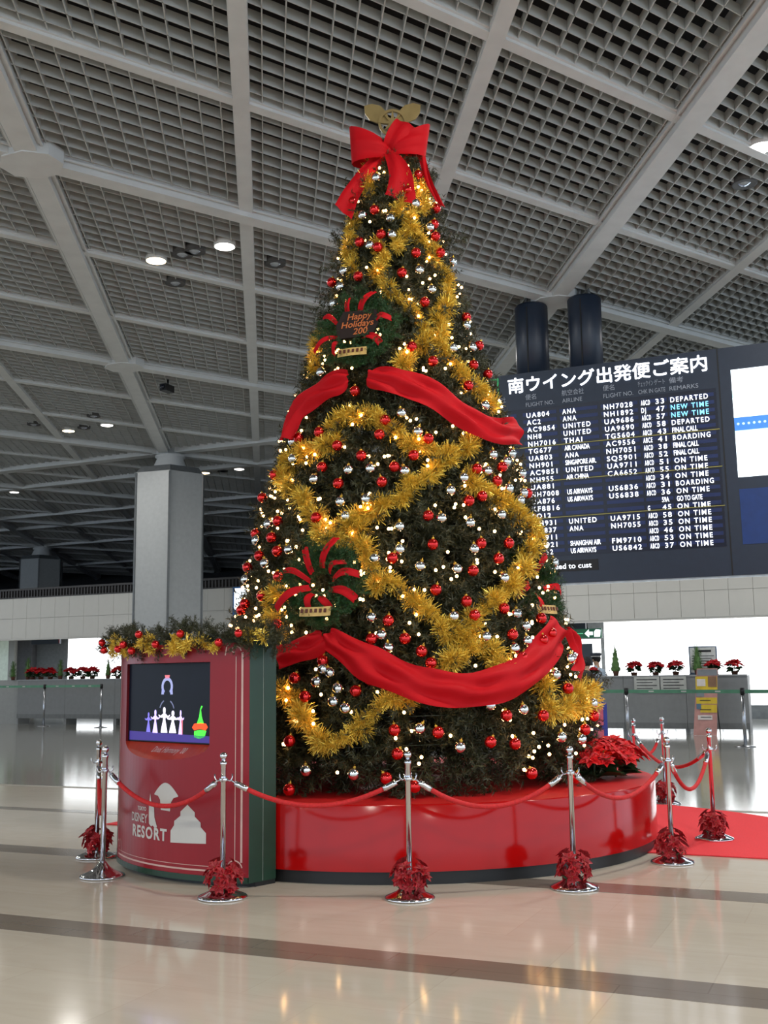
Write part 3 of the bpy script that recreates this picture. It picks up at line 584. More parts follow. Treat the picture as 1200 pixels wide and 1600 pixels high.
# ---- wreaths with ribbons
def wreath(P, label, sign, spikes, scale=1.0, face=None):
    e = out_dir(P)
    if face: e = Vector(face).normalized()
    nz = (e * math.cos(.24) + Vector((0, 0, math.sin(.24)))).normalized(); up = (Vector((0, 0, 1)) - nz * nz.z).normalized(); rt = up.cross(nz)
    w = thing('wreath', label, 'wreath', P); w.rotation_euler = Matrix((rt, up, nz)).transposed().to_euler()
    V = []; F = []; n0 = 0; rng = np.random.default_rng(11)
    for i in range(150):
        a = 2 * PI * i * .618; r = .30 * scale * math.sqrt((i + 6) / 156) + rng.normal() * .02; d = Vector((math.cos(a) * .5 - math.sin(a) * .7, math.sin(a) * .5 + math.cos(a) * .7, .55 + rng.normal() * .3)) + Vector(rng.normal(size=3) * .35)
        v, f = SPR[i % 5]; R = np.array(frame_rot(d, rng.random() * 6)); V.append((v * .36) @ R.T + np.array([r * math.cos(a), r * math.sin(a), .02])); F.append(f + n0); n0 += len(v)
    link('greenery', np_mesh('greenery', np.concatenate(V), np.concatenate(F), needle_bright), w)
    for (a, r0, r1, wd) in spikes:
        a = math.radians(a); d = Vector((math.cos(a), math.sin(a), 0)); c = Vector((-d.y, d.x, 0)); mb = MB(); VV = []
        for i in range(9):
            f = i / 8; p = d * (r0 + (r1 - r0) * f) + Vector((0, 0, .07 + .07 * math.sin(f * PI * .9))) + c * .03 * math.sin(f * 3 + a)
            for j in range(4): VV.append(p + c * (j / 3 - .5) * wd * .8 * (.8 + .25 * math.sin(f * 2.2)) + Vector((0, 0, .012 * math.sin(j * 2.1))))
        mb.add(VV, [(i * 4 + j, i * 4 + j + 1, (i + 1) * 4 + j + 1, (i + 1) * 4 + j) for i in range(8) for j in range(3)], True); mb.build('ribbon', red_cloth, w)
    bz = .12
    mb = MB(); V = []
    for i in range(13):
        u = i / 12 - .5; V += [Vector((u * .27, -.25 - .045 + .05 * u * u, bz + .03 * math.cos(u * PI))), Vector((u * .27, -.25 + .03 + .05 * u * u, bz + .03 * math.cos(u * PI)))]
    mb.add(V, [(2 * i, 2 * i + 2, 2 * i + 3, 2 * i + 1) for i in range(12)], True); bn = mb.build('banner', mat('banner_gold', (206, 170, 100), 0.5), w)
    mb = MB(); V = []
    for i in range(6): mb.box(-.11 + i * .04, -.09 + i * .04, -.265, -.235, bz + .026, bz + .034)
    mb.build('mark', mat('banner_ink', (90, 40, 24), 0.6), bn)
    if sign:
        pl = MB().prism([(-.17, -.12), (.15, -.12), (.2, .0), (.17, .13), (-.14, .15), (-.2, .02)], .02, Matrix.Translation((0.02, 0.02, .1))).build('sign_board', mat('sign_brown', (36, 22, 18), 0.5), w)
        mb = MB()
        for s, x, y in (('Happy', -.08, .075), ('Holidays', -.13, 0), ('200', -.01, -.075)): add_text(mb, s, x, y, .088, fn=lambda a, b, c: (a, b, .123), bold=.0012, shear=.12)
        mb.build('lettering', mat('sign_orange', (196, 108, 58), 0.45), pl)
    return w
wreath((-3.90, 8.36, 4.40), 'green wreath with radiating red ribbons and a Happy Holidays sign, upper tree', True, [(112, .17, .33, .06), (72, .15, .38, .075), (158, .17, .36, .06), (205, .16, .42, .06), (10, .16, .33, .075), (-40, .1, .3, .075), (228, .16, .3, .06)])
wreath((-3.93, 7.73, 2.16), 'green wreath with radiating red ribbons and a gold banner, lower tree', False, [(125, .12, .34, .07), (78, .12, .38, .075), (165, .1, .36, .06), (208, .1, .42, .085), (8, .1, .34, .075), (-28, .1, .36, .085), (250, .1, .25, .08), (290, .1, .25, .08), (40, .1, .26, .06)])
wreath((-2.66, 9.10, 2.20), 'green wreath seen edge on at the right side of the tree', False, [(115, .1, .32, .08), (60, .1, .34, .08), (200, .1, .36, .09), (-20, .1, .3, .08), (250, .1, .3, .08)], .95, (0.93, -.36, 0))

# ------------------------------------------------------------------ red display cabinet with screen
KW, SAG = 1.553, 0.2
KP = (-5.57, 7.32, 0); KR = math.atan2(-0.30267, 0.95309)
kiosk = thing('display_cabinet', 'red curved-front display cabinet with green sides and a video screen, left of the stage', 'cabinet', KP, KR)
k_red = mat('cabinet_red', (142, 18, 30), 0.3, noise=0.05, scale=3, spec=0.35); k_green = mat('cabinet_green', (18, 54, 36), 0.4, noise=0.08)
def fy(x): return -SAG * (1 - ((x - KW / 2) / (KW / 2)) ** 2)
cl = (PC.x - KP[0], PC.y - KP[1]); ccx = cl[0] * 0.95309 - cl[1] * 0.30267; ccy = cl[0] * 0.30267 + cl[1] * 0.95309
def by(x): return ccy - math.sqrt((PRAD + 0.03) ** 2 - (x - ccx) ** 2)
ZB, ZT = 0.07, 1.70
SX0, SX1, SZ0, SZ1 = 0.215, 1.262, 0.97, 1.565
xs = sorted(set([KW * i / 28 for i in range(29)] + [SX0, SX1])); SCR_Y = -0.062
def ledge(x): 
    q = (x - (SX0 + SX1) / 2) / ((SX1 - SX0) / 2); return SZ0 - 0.115 * math.sqrt(max(0, 1 - q * q))
mb = MB(); lm = MB(); sm_ = MB()
for a, b in zip(xs[:-1], xs[1:]):
    q = lambda x, z: (x, fy(x), z)
    if a >= SX0 - 1e-6 and b <= SX1 + 1e-6:
        mb.add([q(a, ZB), q(b, ZB), q(b, ledge(b)), q(a, ledge(a))], [(0, 1, 2, 3)]); mb.add([q(a, SZ1), q(b, SZ1), q(b, ZT), q(a, ZT)], [(0, 1, 2, 3)])
        lm.add([(a, SCR_Y, SZ0), (b, SCR_Y, SZ0), q(b, ledge(b)), q(a, ledge(a))], [(0, 3, 2, 1)])
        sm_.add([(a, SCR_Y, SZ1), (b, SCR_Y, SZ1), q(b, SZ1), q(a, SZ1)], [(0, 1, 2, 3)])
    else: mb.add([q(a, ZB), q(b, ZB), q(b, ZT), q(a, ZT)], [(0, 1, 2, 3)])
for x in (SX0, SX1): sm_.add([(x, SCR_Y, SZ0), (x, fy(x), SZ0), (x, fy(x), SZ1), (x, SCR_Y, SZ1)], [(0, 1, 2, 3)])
mb.build('front_panel', k_red, kiosk)
lm.build('screen_ledge', mat('ledge_lit_red', (170, 52, 34), 0.45), kiosk); sm_.build('screen_recess', mat('recess_shade_red', (110, 14, 22), 0.5), kiosk)  # ledge colour paints in screen light; recess sides are cabinet red, darkened as shade
bk = [(x, by(x)) for x in [KW * i / 16 for i in range(16, -1, -1)]]
def plan(z0, z1, ins, name, m, front):
    fr = [(x, fy(x) * (1 if front else .0) + ins) for x in [0.004 + (KW - .008) * i / 24 for i in range(25)]]
    MB().prism(fr + bk, z1 - z0, Matrix.Translation((0, 0, z0))).build(name, m, kiosk)
plan(0.0, 0.05, 0.07, 'plinth', black, True)
plan(0.03, 0.07, -0.004, 'green_skirt', k_green, True)
plan(ZT, ZT + 0.03, 0.0, 'top', k_green, True)
for x in (0.0, KW):
    s = 0.006 if x else -0.006; yb = by(min(max(x, 0), KW)); ym = 0.13
    MB().box(min(x, x + s), max(x, x + s), 0.0, ym - .004, 0.035, ZT).build('side_panel', k_green, kiosk)
    MB().box(min(x, x + s), max(x, x + s), ym + .004, yb, 0.035, ZT).build('side_panel', k_green, kiosk)
    MB().box(min(x, x + s * .4), max(x, x + s * .4), ym - .004, ym + .004, 0.035, ZT).build('seam', mat('seam_pale', (150, 160, 150), 0.4), kiosk)
MB().box(0.01, KW - 0.01, 0.036, 0.06, 0.06, ZT).build('back_board', black, kiosk)
# screen: a lit picture of dancers on a dark stage
scr = MB().box(SX0 + .002, SX1 - .002, SCR_Y - .012, SCR_Y, SZ0 + .004, SZ1 - .002).build('screen', mat('screen_black', (12, 16, 26), 0.3, emit=0.4, spec=0.15), kiosk)
def pic(name, m, shapes):
    mb = MB()
    for i, poly in enumerate(shapes):
        mb.prism(poly, 0.0012, Matrix(((1, 0, 0, 0), (0, 0, -1, SCR_Y - .0122), (0, 1, 0, 0), (0, 0, 0, 1))))
    return mb.build(name, m, scr)
def dancer(cx, z, h, w): 
    half = [(.52, 0), (.46, .12), (.30, .34), (.15, .52), (.2, .60), (.5, .585), (.78, .61), (.92, .67), (.9, .71), (.74, .67), (.5, .665), (.28, .73), (.13, .755), (.19, .83), (.2, .91), (.12, .98)]
    pts = half + [(0, 1.0)] + [(-x, y) for x, y in half[::-1]]
    return [(cx + x * w, z + y * h) for x, y in pts]
em = lambda n, c, e: mat(n, c, 0.4, emit=e, noise=0)
pic('dancer', em('glow_white', (236, 226, 255), 1.6), [dancer(.67, 1.045, .19, .075), dancer(.775, 1.045, .165, .08)])
pic('dancer', em('glow_lilac', (196, 176, 255), 1.2), [dancer(.56, 1.04, .175, .06), dancer(.868, 1.035, .18, .045)])
pic('dancer', em('glow_violet', (112, 104, 200), 0.9), [dancer(.475, 1.045, .15, .05)])
pic('picture', em('glow_floor', (52, 36, 120), 0.7), [[(SX0 + .02, SZ0 + .012), (SX1 - .01, SZ0 + .012), (SX1 - .01, 1.03), (SX0 + .02, 1.05)]])
arc = lambda cx, cz, r0, r1, a0, a1: [(cx + r1 * math.cos(a0 + (a1 - a0) * i / 14), cz + r1 * math.sin(a0 + (a1 - a0) * i / 14)) for i in range(15)] + [(cx + r0 * math.cos(a0 + (a1 - a0) * i / 14), cz + r0 * math.sin(a0 + (a1 - a0) * i / 14)) for i in range(14, -1, -1)]
pic('picture', em('glow_arch', (150, 156, 200), 0.7), [arc(.70, 1.39, .045, .07, -.9, PI + .9), [(.63, 1.33), (.66, 1.33), (.655, 1.37), (.635, 1.37)], [(.74, 1.33), (.77, 1.33), (.765, 1.37), (.745, 1.37)]])
pic('picture', em('glow_rose', (214, 110, 120), 0.9), [[(.68, 1.445), (.72, 1.445), (.73, 1.475), (.67, 1.475)], [(.878, 1.035), (.893, 1.035), (.893, 1.15), (.88, 1.15)]])
pic('picture', em('glow_swag', (110, 116, 150), 0.5), [arc(.70, 1.20, .085, .095, .3, 1.1), arc(.70, 1.20, .085, .095, 2.0, 2.8)])
pic('picture', em('glow_green', (70, 220, 60), 1.0), [[(1.06, 1.12), (1.14, 1.12), (1.115, 1.17), (1.105, 1.22), (1.125, 1.245), (1.11, 1.25), (1.095, 1.225), (1.085, 1.17)], [(1.03, 1.02), (1.09, 1.01), (1.15, 1.025), (1.17, 1.07), (1.10, 1.075), (1.03, 1.065)]])
pic('picture', em('glow_orange', (240, 70, 20), 1.1), [[(1.005, 1.09), (1.03, 1.07), (1.10, 1.082), (1.16, 1.072), (1.185, 1.095), (1.165, 1.12), (1.10, 1.127), (1.03, 1.118)]])
def on_face(x, z, d=0.0): return (x, fy(x) - 0.0025, z)
def face_text(mb, s, x, z, size, **kw): add_text(mb, s, x, z, size, fn=on_face, **kw)
mb = MB(); face_text(mb, 'RESORT', .42, .285, .115, bold=.004, spacing=1.18, width=.465); face_text(mb, 'TOKYO', .50, .478, .04, bold=.001, width=.13)
face_text(mb, 'DISNEY', .40, .392, .09, width=.25, bold=.001)
mb.build('lettering', print_white, kiosk)
def face_area(mb, lower, upper, n=24):
    """area between two profiles over x, wrapped on the curved front"""
    lx, lz = zip(*lower); ux, uz = zip(*upper); x0, x1 = max(lx[0], ux[0]), min(lx[-1], ux[-1]); X = sorted(set([x0 + (x1 - x0) * i / n for i in range(n + 1)] + [q for q in lx + ux if x0 <= q <= x1])); V = []
    for x in X: V += [on_face(x, float(np.interp(x, lx, lz))), on_face(x, float(np.interp(x, ux, uz)))]
    mb.add(V, [(2 * i, 2 * i + 2, 2 * i + 3, 2 * i + 1) for i in range(len(X) - 1)])
mb = MB()      # crescent and sail of the emblem, and a plain gabled block in the place of its tower
dome = [(.735 + .26 * i / 12, .61 + .085 * math.sin(PI * i / 12)) for i in range(13)]
face_area(mb, [(.735, .605), (.78, .597), (.805, .57), (.815, .50), (.915, .495), (.925, .56), (.95, .59), (.995, .602)], dome)
face_area(mb, [(.668, .44), (.672, .39), (.70, .372), (.72, .38), (.745, .368), (.775, .372)], [(.668, .53), (.682, .61), (.70, .54), (.70, .52), (.735, .51), (.74, .44), (.775, .374)])
face_area(mb, [(.925, .277), (1.245, .288)], [(.925, .36), (.96, .40), (.961, .43), (1.02, .47), (1.021, .50), (1.085, .55), (1.15, .50), (1.151, .47), (1.20, .43), (1.201, .40), (1.245, .36)])
mb.build('emblem', print_white, kiosk)
def strip(mb, P, w):
    P = [Vector((p[0], p[1], 0)) for p in P]; V = []
    for i, p in enumerate(P):
        t = (P[min(i + 1, len(P) - 1)] - P[max(i - 1, 0)]).normalized(); c = Vector((-t.y, t.x, 0)) * w / 2; V += [on_face(p.x + c.x, p.y + c.y), on_face(p.x - c.x, p.y - c.y)]
    mb.add(V, [(2 * i, 2 * i + 1, 2 * i + 3, 2 * i + 2) for i in range(len(P) - 1)])
mb = MB(); strip(mb, [(1.505, 1.63), (1.505, .9), (1.505, .17)], .014); strip(mb, [(1.46, 1.6), (1.46, .9), (1.46, .16)], .005); strip(mb, [(1.33 - 1.26 * i / 20, .105) for i in range(21)], .012); strip(mb, [(1.33 - 1.26 * i / 20, .135) for i in range(21)], .004); strip(mb, [(.035, 1.63), (.035, .9), (.035, .14)], .010)
for cx, cz, s in ((1.445, .135, 1), (.085, .17, -.8), (1.45, 1.64, .7)):
    strip(mb, [(cx + s * (.065 - .012 * a) * math.cos(a), cz + abs(s) * (.065 - .012 * a) * math.sin(a)) for a in [i * .25 for i in range(21)]], .008)
    strip(mb, [(cx - s * .10, cz - .03), (cx - s * .085, cz + .03), (cx - s * .05, cz + .055)], .008)
mb.build('border_line', mat('border_pale', (206, 170, 160), 0.45), kiosk)
mb = MB(); V, F = text_data('Dinal, Harmony \u201900', .055, shear=.35, width=.40)
mb.add([(v[0] + .60, SCR_Y + (fy(v[0] + .60) - SCR_Y) * (SZ0 - .905 - v[1]) / max(.02, SZ0 - ledge(v[0] + .60)) - .004, .905 + v[1]) for v in V], F); mb.build('lettering', mat('script_pale', (206, 180, 178), 0.5), kiosk)

# garland along the cabinet's top
gar = thing('pine_garland', 'pine garland with gold tinsel and red balls along the cabinet top', 'garland', KP, KR)
rng = np.random.default_rng(5); gp = [(-.10, -.02, 1.74)] + [(x, fy(x) * .8 - .02, 1.74 + .02 * math.sin(x * 7)) for x in [.05 + 1.45 * i / 10 for i in range(11)]] + [(1.62, .1, 1.73), (1.64, .24, 1.72)]
GP = smooth_path(gp, .02); V = []; F = []; n0 = 0
for i, p in enumerate(GP):
    for j in range(3):
        d = Vector((rng.normal(), -.35 + rng.normal() * .8, .35 + rng.normal() * .9)); v, f = SPR[(i + j) % 5]; R = np.array(frame_rot(d, rng.random() * 6)); V.append((v * (.30 + .12 * rng.random())) @ R.T + np.array(p)); F.append(f + n0); n0 += len(v)
link('greenery', np_mesh('greenery', np.concatenate(V), np.concatenate(F), needle_mat), gar)
for a, b in ((.02, .16), (.24, .36), (.62, .74), (.98, 1.06), (1.12, 1.36), (1.52, 1.66)):
    pts = [(a + (b - a) * i / 4, fy(min(max(a + (b - a) * i / 4, 0), KW)) * .8 - .10 + (.1 if a > 1.5 else 0), 1.70 + .05 * math.sin(i * 2 + a * 9) + (.04 if a > 1.5 else 0)) for i in range(5)]
    link('tinsel', tinsel_mesh(pts, rng, .058, 30, 'tinsel'), gar)
gb = MB().sphere((0, 0, 0), .03, 14, 9).mesh('ball', red_ball)
for x, z in ((-.06, 1.74), (-.03, 1.68), (.32, 1.68), (.42, 1.71), (.56, 1.66), (.66, 1.78), (.87, 1.70), (1.12, 1.77), (1.44, 1.70), (1.60, 1.76)): link('ball', gb, gar, (x, fy(min(max(x, 0), KW)) * .85 - .15, z))

# ------------------------------------------------------------------ chrome posts with ropes and flower rings
SP = {'A': (-5.97, 7.57), 'B': (-5.35, 6.86), 'C': (-4.08, 6.50), 'D': (-2.90, 6.91), 'E': (-1.98, 7.62), 'F': (-1.53, 8.88), 'G': (-1.38, 10.15), 'H': (-2.47, 12.3), 'I': (-2.24, 12.75)}
SL = {'A': 'chrome rope post behind the leftmost front post, with red flowers at its foot', 'B': 'chrome rope post left of the cabinet with a bare chrome foot', 'C': 'chrome rope post in front of the red cabinet', 'D': 'chrome rope post in front of the middle of the stage', 'E': 'chrome rope post in front of the stage, below the tree right corner', 'F': 'chrome rope post at the right rim of the stage, on the beige floor', 'G': 'chrome rope post standing on the red carpet at far right', 'H': 'chrome rope post half hidden behind the flowers on the stage', 'I': 'farthest chrome rope post, behind the right rim of the stage'}
def post_proto():
    t = thing('rope_post', '', 'rope post', (0, 0, 0))
    MB().lathe([(.165, 0), (.167, .008), (.16, .016), (.135, .026), (.09, .045), (.055, .07), (.035, .095), (.026, .11)], 32).build('base', chrome, t)
    MB().lathe([(.019, .1), (.019, .86), (.024, .865), (.024, .885), (.014, .89), (.013, .905)], 16).build('pole', chrome, t)
    MB().sphere((0, 0, .925), .026, 16, 10).build('ball_finial', chrome, t)
    mb = MB().lathe([(.026, .755), (.03, .76), (.03, .775), (.026, .78)], 16)
    for a in range(4):
        d = Vector((math.cos(a * PI / 2), math.sin(a * PI / 2), 0)); mb.tube([d * .02 + Vector((0, 0, .765)), d * .045 + Vector((0, 0, .758)), d * .058 + Vector((0, 0, .775)), d * .06 + Vector((0, 0, .805))], .005, 6)
    mb.build('hook_collar', chrome, t)
    return t
proto = post_proto(); first = True; POST = {}
for k, (x, y) in SP.items():
    o = proto if first else copy_tree(proto); first = False
    o.location = (x, y, 0.01 if k in 'G' else 0.0018); o['label'] = SL[k]; o['group'] = 'chrome rope posts'; o.rotation_euler = (0, 0, random.random())
def rope(a, b, sag, label, ex=(0, 0)):
    A = Vector((*SP[a], .765)) ; B = Vector((*SP[b], .765)); d = (B - A); d.z = 0; u = d.normalized(); A += u * .05; B -= u * .05
    t = thing('rope', label, 'rope', A, 0, 'red barrier ropes'); pts = []
    for i in range(41):
        f = i / 40; p = (B - A) * f; p.z = -sag * 4 * f * (1 - f); pts.append(p)
    mb = MB(); L = (B - A).length
    mid = pts[4:37] if L > .8 else pts[6:35]
    mb.tube(mid, .0165, 10); mb.build('cord', red_rope, t)
    k0 = 4 if L > .8 else 6
    for seg in (pts[:k0 + 1], pts[40 - k0:]):
        ends = seg if seg is not pts else seg; thick = ends[-4:] if seg[0] == pts[0] else ends[:4]; thin = ends[:3] if seg[0] == pts[0] else ends[-3:]
        MB().tube(thick, .0205, 12).build('end_cap', chrome, t); MB().tube(thin, .006, 8).build('snap_hook', chrome, t)
rope('B', 'C', .21, 'red rope hanging across the front of the red cabinet')
rope('C', 'D', .17, 'red rope sagging between the cabinet post and the middle stage post')
rope('D', 'E', .20, 'red rope sagging before the middle of the stage')
rope('E', 'F', .22, 'red rope sagging along the right front of the stage')
rope('F', 'G', .27, 'red rope hanging deep in a V over the carpet edge at right')
rope('G', 'H', .23, 'red rope running back from the carpet post to the post behind the flowers')
rope('H', 'I', .2, 'short red rope between the two farthest posts')
rope('A', 'B', .36, 'red rope hanging low beside the leftmost posts, seen end on')
# flowers
def leaf_fan(mb, n, r, droop, w, z0=0, tilt=0.0, rng=random, rows=1):
    for q in range(rows):
        for i in range(n):
            a = 2 * PI * (i + .5 * q) / n + rng.uniform(-.2, .2); l = r * rng.uniform(.8, 1.1) * (1 - .35 * q); d = Vector((math.cos(a), math.sin(a), 0)); c = Vector((-d.y, d.x, 0)); lift = z0 + .006 * q
            p0 = Vector((0, 0, lift)); p1 = d * l * .5 + Vector((0, 0, lift + droop * .35 + .01)); p2 = d * l + Vector((0, 0, lift + droop))
            mb.add([p0, p1 + c * w * l, p2, p1 - c * w * l, p1 + Vector((0, 0, -.012 * r * 10))], [(0, 4, 1), (1, 4, 2), (2, 4, 3), (3, 4, 0)])
def flower_mesh(r, m, seed):
    rr = random.Random(seed); mb = MB(); leaf_fan(mb, 7, r, .12 * r, .27, 0, rng=rr, rows=2); mb.cur = 1; mb.sphere((0, 0, .01), r * .06, 6, 4); return mb.mesh('flower', [m, mat('flower_heart', (150, 90, 40), 0.6)])
FL = [flower_mesh(.066, bract_ring, s) for s in range(3)]; FL2 = [flower_mesh(.10, bract_red, s + 5) for s in range(3)]; FLS = [flower_mesh(.19, bract_dark, s + 9) for s in range(2)]
def flower_ring(k, label, r=.105):
    x, y = SP[k]; t = thing('flower_ring', label, 'flowers', (x, y, .03), 0, 'red flower rings on the post feet')
    for i in range(18):
        a = i * 2.4 + random.uniform(-.3, .3); lvl = i / 17; rr_ = (.068 + .03 * math.sin(lvl * PI)) * random.uniform(.85, 1.12); p = Vector((math.cos(a) * rr_, math.sin(a) * rr_, .045 + .15 * lvl))
        d = Vector((math.cos(a), math.sin(a), -.1 + 1.3 * lvl)) + Vector((random.uniform(-.5, .5), random.uniform(-.5, .5), random.uniform(-.3, .5)))
        o = link('flower', FL[i % 3], t, p); o.rotation_euler = frame_rot(d, random.random() * 6).to_euler()
    mb = MB()
    for i in range(8): a = 2 * PI * i / 8; mb.tube([(.03 * math.cos(a), .03 * math.sin(a), .03), (r * .8 * math.cos(a), r * .8 * math.sin(a), .05)], .004, 4)
    mb.build('stem', leaf_green, t)
for k, w in (('A', 'behind the leftmost front post'), ('C', 'in front of the red cabinet'), ('D', 'before the middle of the stage'), ('E', 'below the tree right corner'), ('F', 'at the right rim of the stage'), ('G', 'on the red carpet at far right'), ('I', 'on the farthest post')):
    flower_ring(k, 'ring of red artificial flowers round the post foot ' + w)
def poinsettia(name, label, loc, s, group, meshes, pot=True, nf=7, seed=0):
    rr = random.Random(seed); t = thing(name, label, 'plant', loc, rr.random() * 6, group); t.scale = (s,) * 3
    h = .0
    if pot: MB().lathe([(.07, 0), (.085, .07), (.09, .07), (.09, .085), (.08, .085)], 14).build('pot', pot_mat, t); h = .07
    mb = MB()
    for i in range(34):
        a = rr.random() * 2 * PI; d = Vector((math.cos(a), math.sin(a), 0)); c = Vector((-d.y, d.x, 0)); z = h + rr.uniform(.02, .16); l = rr.uniform(.14, .22); b = d * .03 + Vector((0, 0, z)); m_ = b + d * l * .55 + Vector((0, 0, .03)); e = b + d * l + Vector((0, 0, rr.uniform(-.06, .03)))
        mb.add([b, m_ + c * .075, e, m_ - c * .075], [(0, 1, 2), (0, 2, 3)])
    mb.tube([(0, 0, h - .02), (0, 0, h + .2)], .01, 5); mb.build('foliage', leaf_green, t)
    for i in range(nf):
        if nf > 10: a = i * 2.4; r = .21 * math.sqrt((i + .5) / nf); zz = h + .27 - 2.6 * r * r + rr.uniform(-.03, .03)
        else: a = 2 * PI * i / max(1, nf - 1); r = 0 if i == nf - 1 else .12; zz = h + .2 + (.04 if r == 0 else rr.uniform(-.03, .03))
        d = Vector((math.cos(a) * (r * 5), math.sin(a) * (r * 5), 1)); o = link('flower', meshes[i % len(meshes)], t, (r * math.cos(a), r * math.sin(a), zz)); o.rotation_euler = frame_rot(d, rr.random() * 6).to_euler()
for i, (x, y, s, w) in enumerate(((-2.46, 9.50, 1.1, 'leftmost of the three on the stage'), (-2.24, 9.42, 1.15, 'middle and nearest of the three on the stage'), (-2.14, 9.80, 1.15, 'rightmost of the three on the stage'))):
    poinsettia('poinsettia', 'bushy bright red poinsettia, ' + w, (x, y, .55), s, 'poinsettias on the stage', FL2, False, 24, 40 + i)

# ------------------------------------------------------------------ flight board
BT = math.radians(95.71)
board = thing('flight_board', 'huge dark departures board with lit flight rows, hanging behind the tree', 'information board', (0, 19, 3.5)); board.rotation_euler = (BT, 0, 0)
def bz(s): return s - 3.5
mb = MB(); mb.box(-6.7, 3.2, bz(3.03), bz(6.86), -.35, 0); mb.build('case', dark_blue, board)
MB().box(-6.7, 3.2, bz(2.99), bz(3.03), -.33, -.02).build('bright_edge', mat('edge_light_pale', (196, 204, 210), 0.4), board)  # pale strip paints the bright line of light along the board's underside
for x in (-2.06, 2.0): MB().box(x - .012, x + .012, bz(3.03), bz(6.86), 0, .004).build('joint', black, board)
MB().box(-6.62, -2.12, bz(3.52), bz(6.2), 0, .006).build('row_field', mat('row_field', (12, 18, 36), 0.3, emit=0.15), board)
slat_m = mat('flap_row', (22, 36, 78), 0.35, emit=0.22, noise=0.2, scale=3)
for i in range(20):
    zc = bz(6.08 - .1305 * i)
    for a, b in ((-5.5, -4.88), (-4.82, -4.14), (-4.08, -3.44), (-3.40, -2.94), (-2.91, -2.16), (-6.6, -5.62)): MB().box(a, b, zc - .012, zc + .05, .006, .012).build('flap', slat_m, board)
for s in (5.5, 4.87, 4.21): MB().box(-6.62, -2.1, bz(s) - .006, bz(s) + .006, .012, .018).build('divider', mat('divider_line', (140, 132, 66), 0.5, emit=0.3), board)
TZ = .016
def btext(m, s, x, sc, size, name='lettering', thick=0, **kw):
    mb = MB()
    for dx, dy in (((0, 0),) if not thick else ((-thick, 0), (thick, 0), (0, -thick), (0, thick))): add_text(mb, s, x + dx, bz(sc) - size * .36 + dy, size, fn=lambda a, b, c: (a, b, TZ), **kw)
    mb.build(name, m, board)
btext(letter_white, '\u5357\u30a6\u30a4\u30f3\u30b0\u51fa\u767a\u4fbf\u3054\u6848\u5185', -5.74, 6.64, .30, width=3.5, thick=.006, name='title_lettering')

hd = mat('header_letter', (120, 126, 136), 0.5, emit=0.55, noise=0)
for jp, en, x, w1, w2 in (('\u4fbf\u540d', 'FLIGHT NO.', -5.43, .2, .52), ('\u822a\u7a7a\u4f1a\u793e', 'AIRLINE', -4.76, .40, .36), ('\u4fbf\u540d', 'FLIGHT NO.', -4.02, .2, .52), ('\u30c1\u30a7\u30c3\u30af\u30a4\u30f3', 'CHK IN', -3.41, .26, .25), ('\u30b2\u30fc\u30c8', 'GATE', -3.13, .18, .18), ('\u5099\u8003', 'REMARKS', -2.88, .24, .48), ('\u822a\u7a7a\u4f1a\u793e', 'AIRLINE', -6.2, .4, .36)):
    btext(hd, jp, x, 6.41, .11, width=w1); btext(hd, en, x, 6.275, .105, width=w2)
ROWS = [('UA804', 'ANA', 'NH7028', 'ABCD', '33', 'DEPARTED'), ('AC2', 'ANA', 'NH1892', 'DJ', '47', 'NEW TIME'), ('AC9854', 'UNITED', 'UA9686', 'ABCD', '57', 'NEW TIME'), ('NH8', 'UNITED', 'UA9690', 'ABCD', '58', 'DEPARTED'), ('NH7016', 'THAI', 'TG5604', 'ABCD', '43', 'FINAL CALL'), ('TG677', 'AIR CANADA', 'AC9556', 'ABCE', '41', 'BOARDING'), ('UA803', 'ANA', 'NH7051', 'ABCD', '38', 'FINAL CALL'), ('NH901', 'SINGAPORE AIR.', 'SQ5901', 'ABCD', '52', 'FINAL CALL'), ('AC9851', 'UNITED', 'UA9711', 'ABCD', '51', 'ON TIME'), ('NH955', 'AIR CHINA', 'CA6652', 'ABCD', '55', 'ON TIME'), ('UA881', '', '', 'ABCD', '34', 'ON TIME'), ('NH7008', 'US AIRWAYS', 'US6836', 'ABCD', '31', 'BOARDING'), ('UA876', 'US AIRWAYS', 'US6838', 'ABCD', '36', 'ON TIME'), ('KF8816', '', '', '', '59A', 'GO TO GATE'), ('SQ12', '', '', 'G', '45', 'ON TIME'), ('NH931', 'UNITED', 'UA9715', 'ABCD', '58', 'ON TIME'), ('UA837', 'ANA', 'NH7055', 'ABCD', '35', 'ON TIME'), ('CA911', '', '', 'ABCD', '46', 'ON TIME'), ('NH921', 'SHANGHAI AIR', 'FM9710', 'ABCD', '53', 'ON TIME'), ('AC52', 'US AIRWAYS', 'US6842', 'ABCD', '37', 'ON TIME')]
cyan = mat('lit_letter_cyan', (130, 220, 250), 0.5, emit=1.2, noise=0)
cols = [(0, -5.43, .098), (1, -4.77, .115), (2, -4.03, .098), (3, -3.38, .045), (4, -3.13, .085), (5, -2.88, .1)]
for ci, x, cw in cols:
    for ri, row in enumerate(ROWS):
        s = row[ci]
        if not s: continue
        n = len(s); w = n * cw * (.86 if n < 9 else .5); 
        if ci == 1: w = min(n * .082, .52) if n < 8 else min(n * .045, .55)
        if ci == 5: w = (.078 * n if s not in ('FINAL CALL', 'GO TO GATE') else .42)
        if ci == 4 and n == 3: w = .12
        btext(cyan if s == 'NEW TIME' else letter_white, s, x, 6.08 - .1305 * ri, .122, width=w, bold=.0018, spacing=1.3 if n * cw * .7 < w else 1.0)
for s, r in (('UNITED', 0), ('ANA', 1)): btext(letter_white, s, -6.18, 6.08 - .1305 * r, .12, width=.42 if r == 0 else .22, bold=.002)
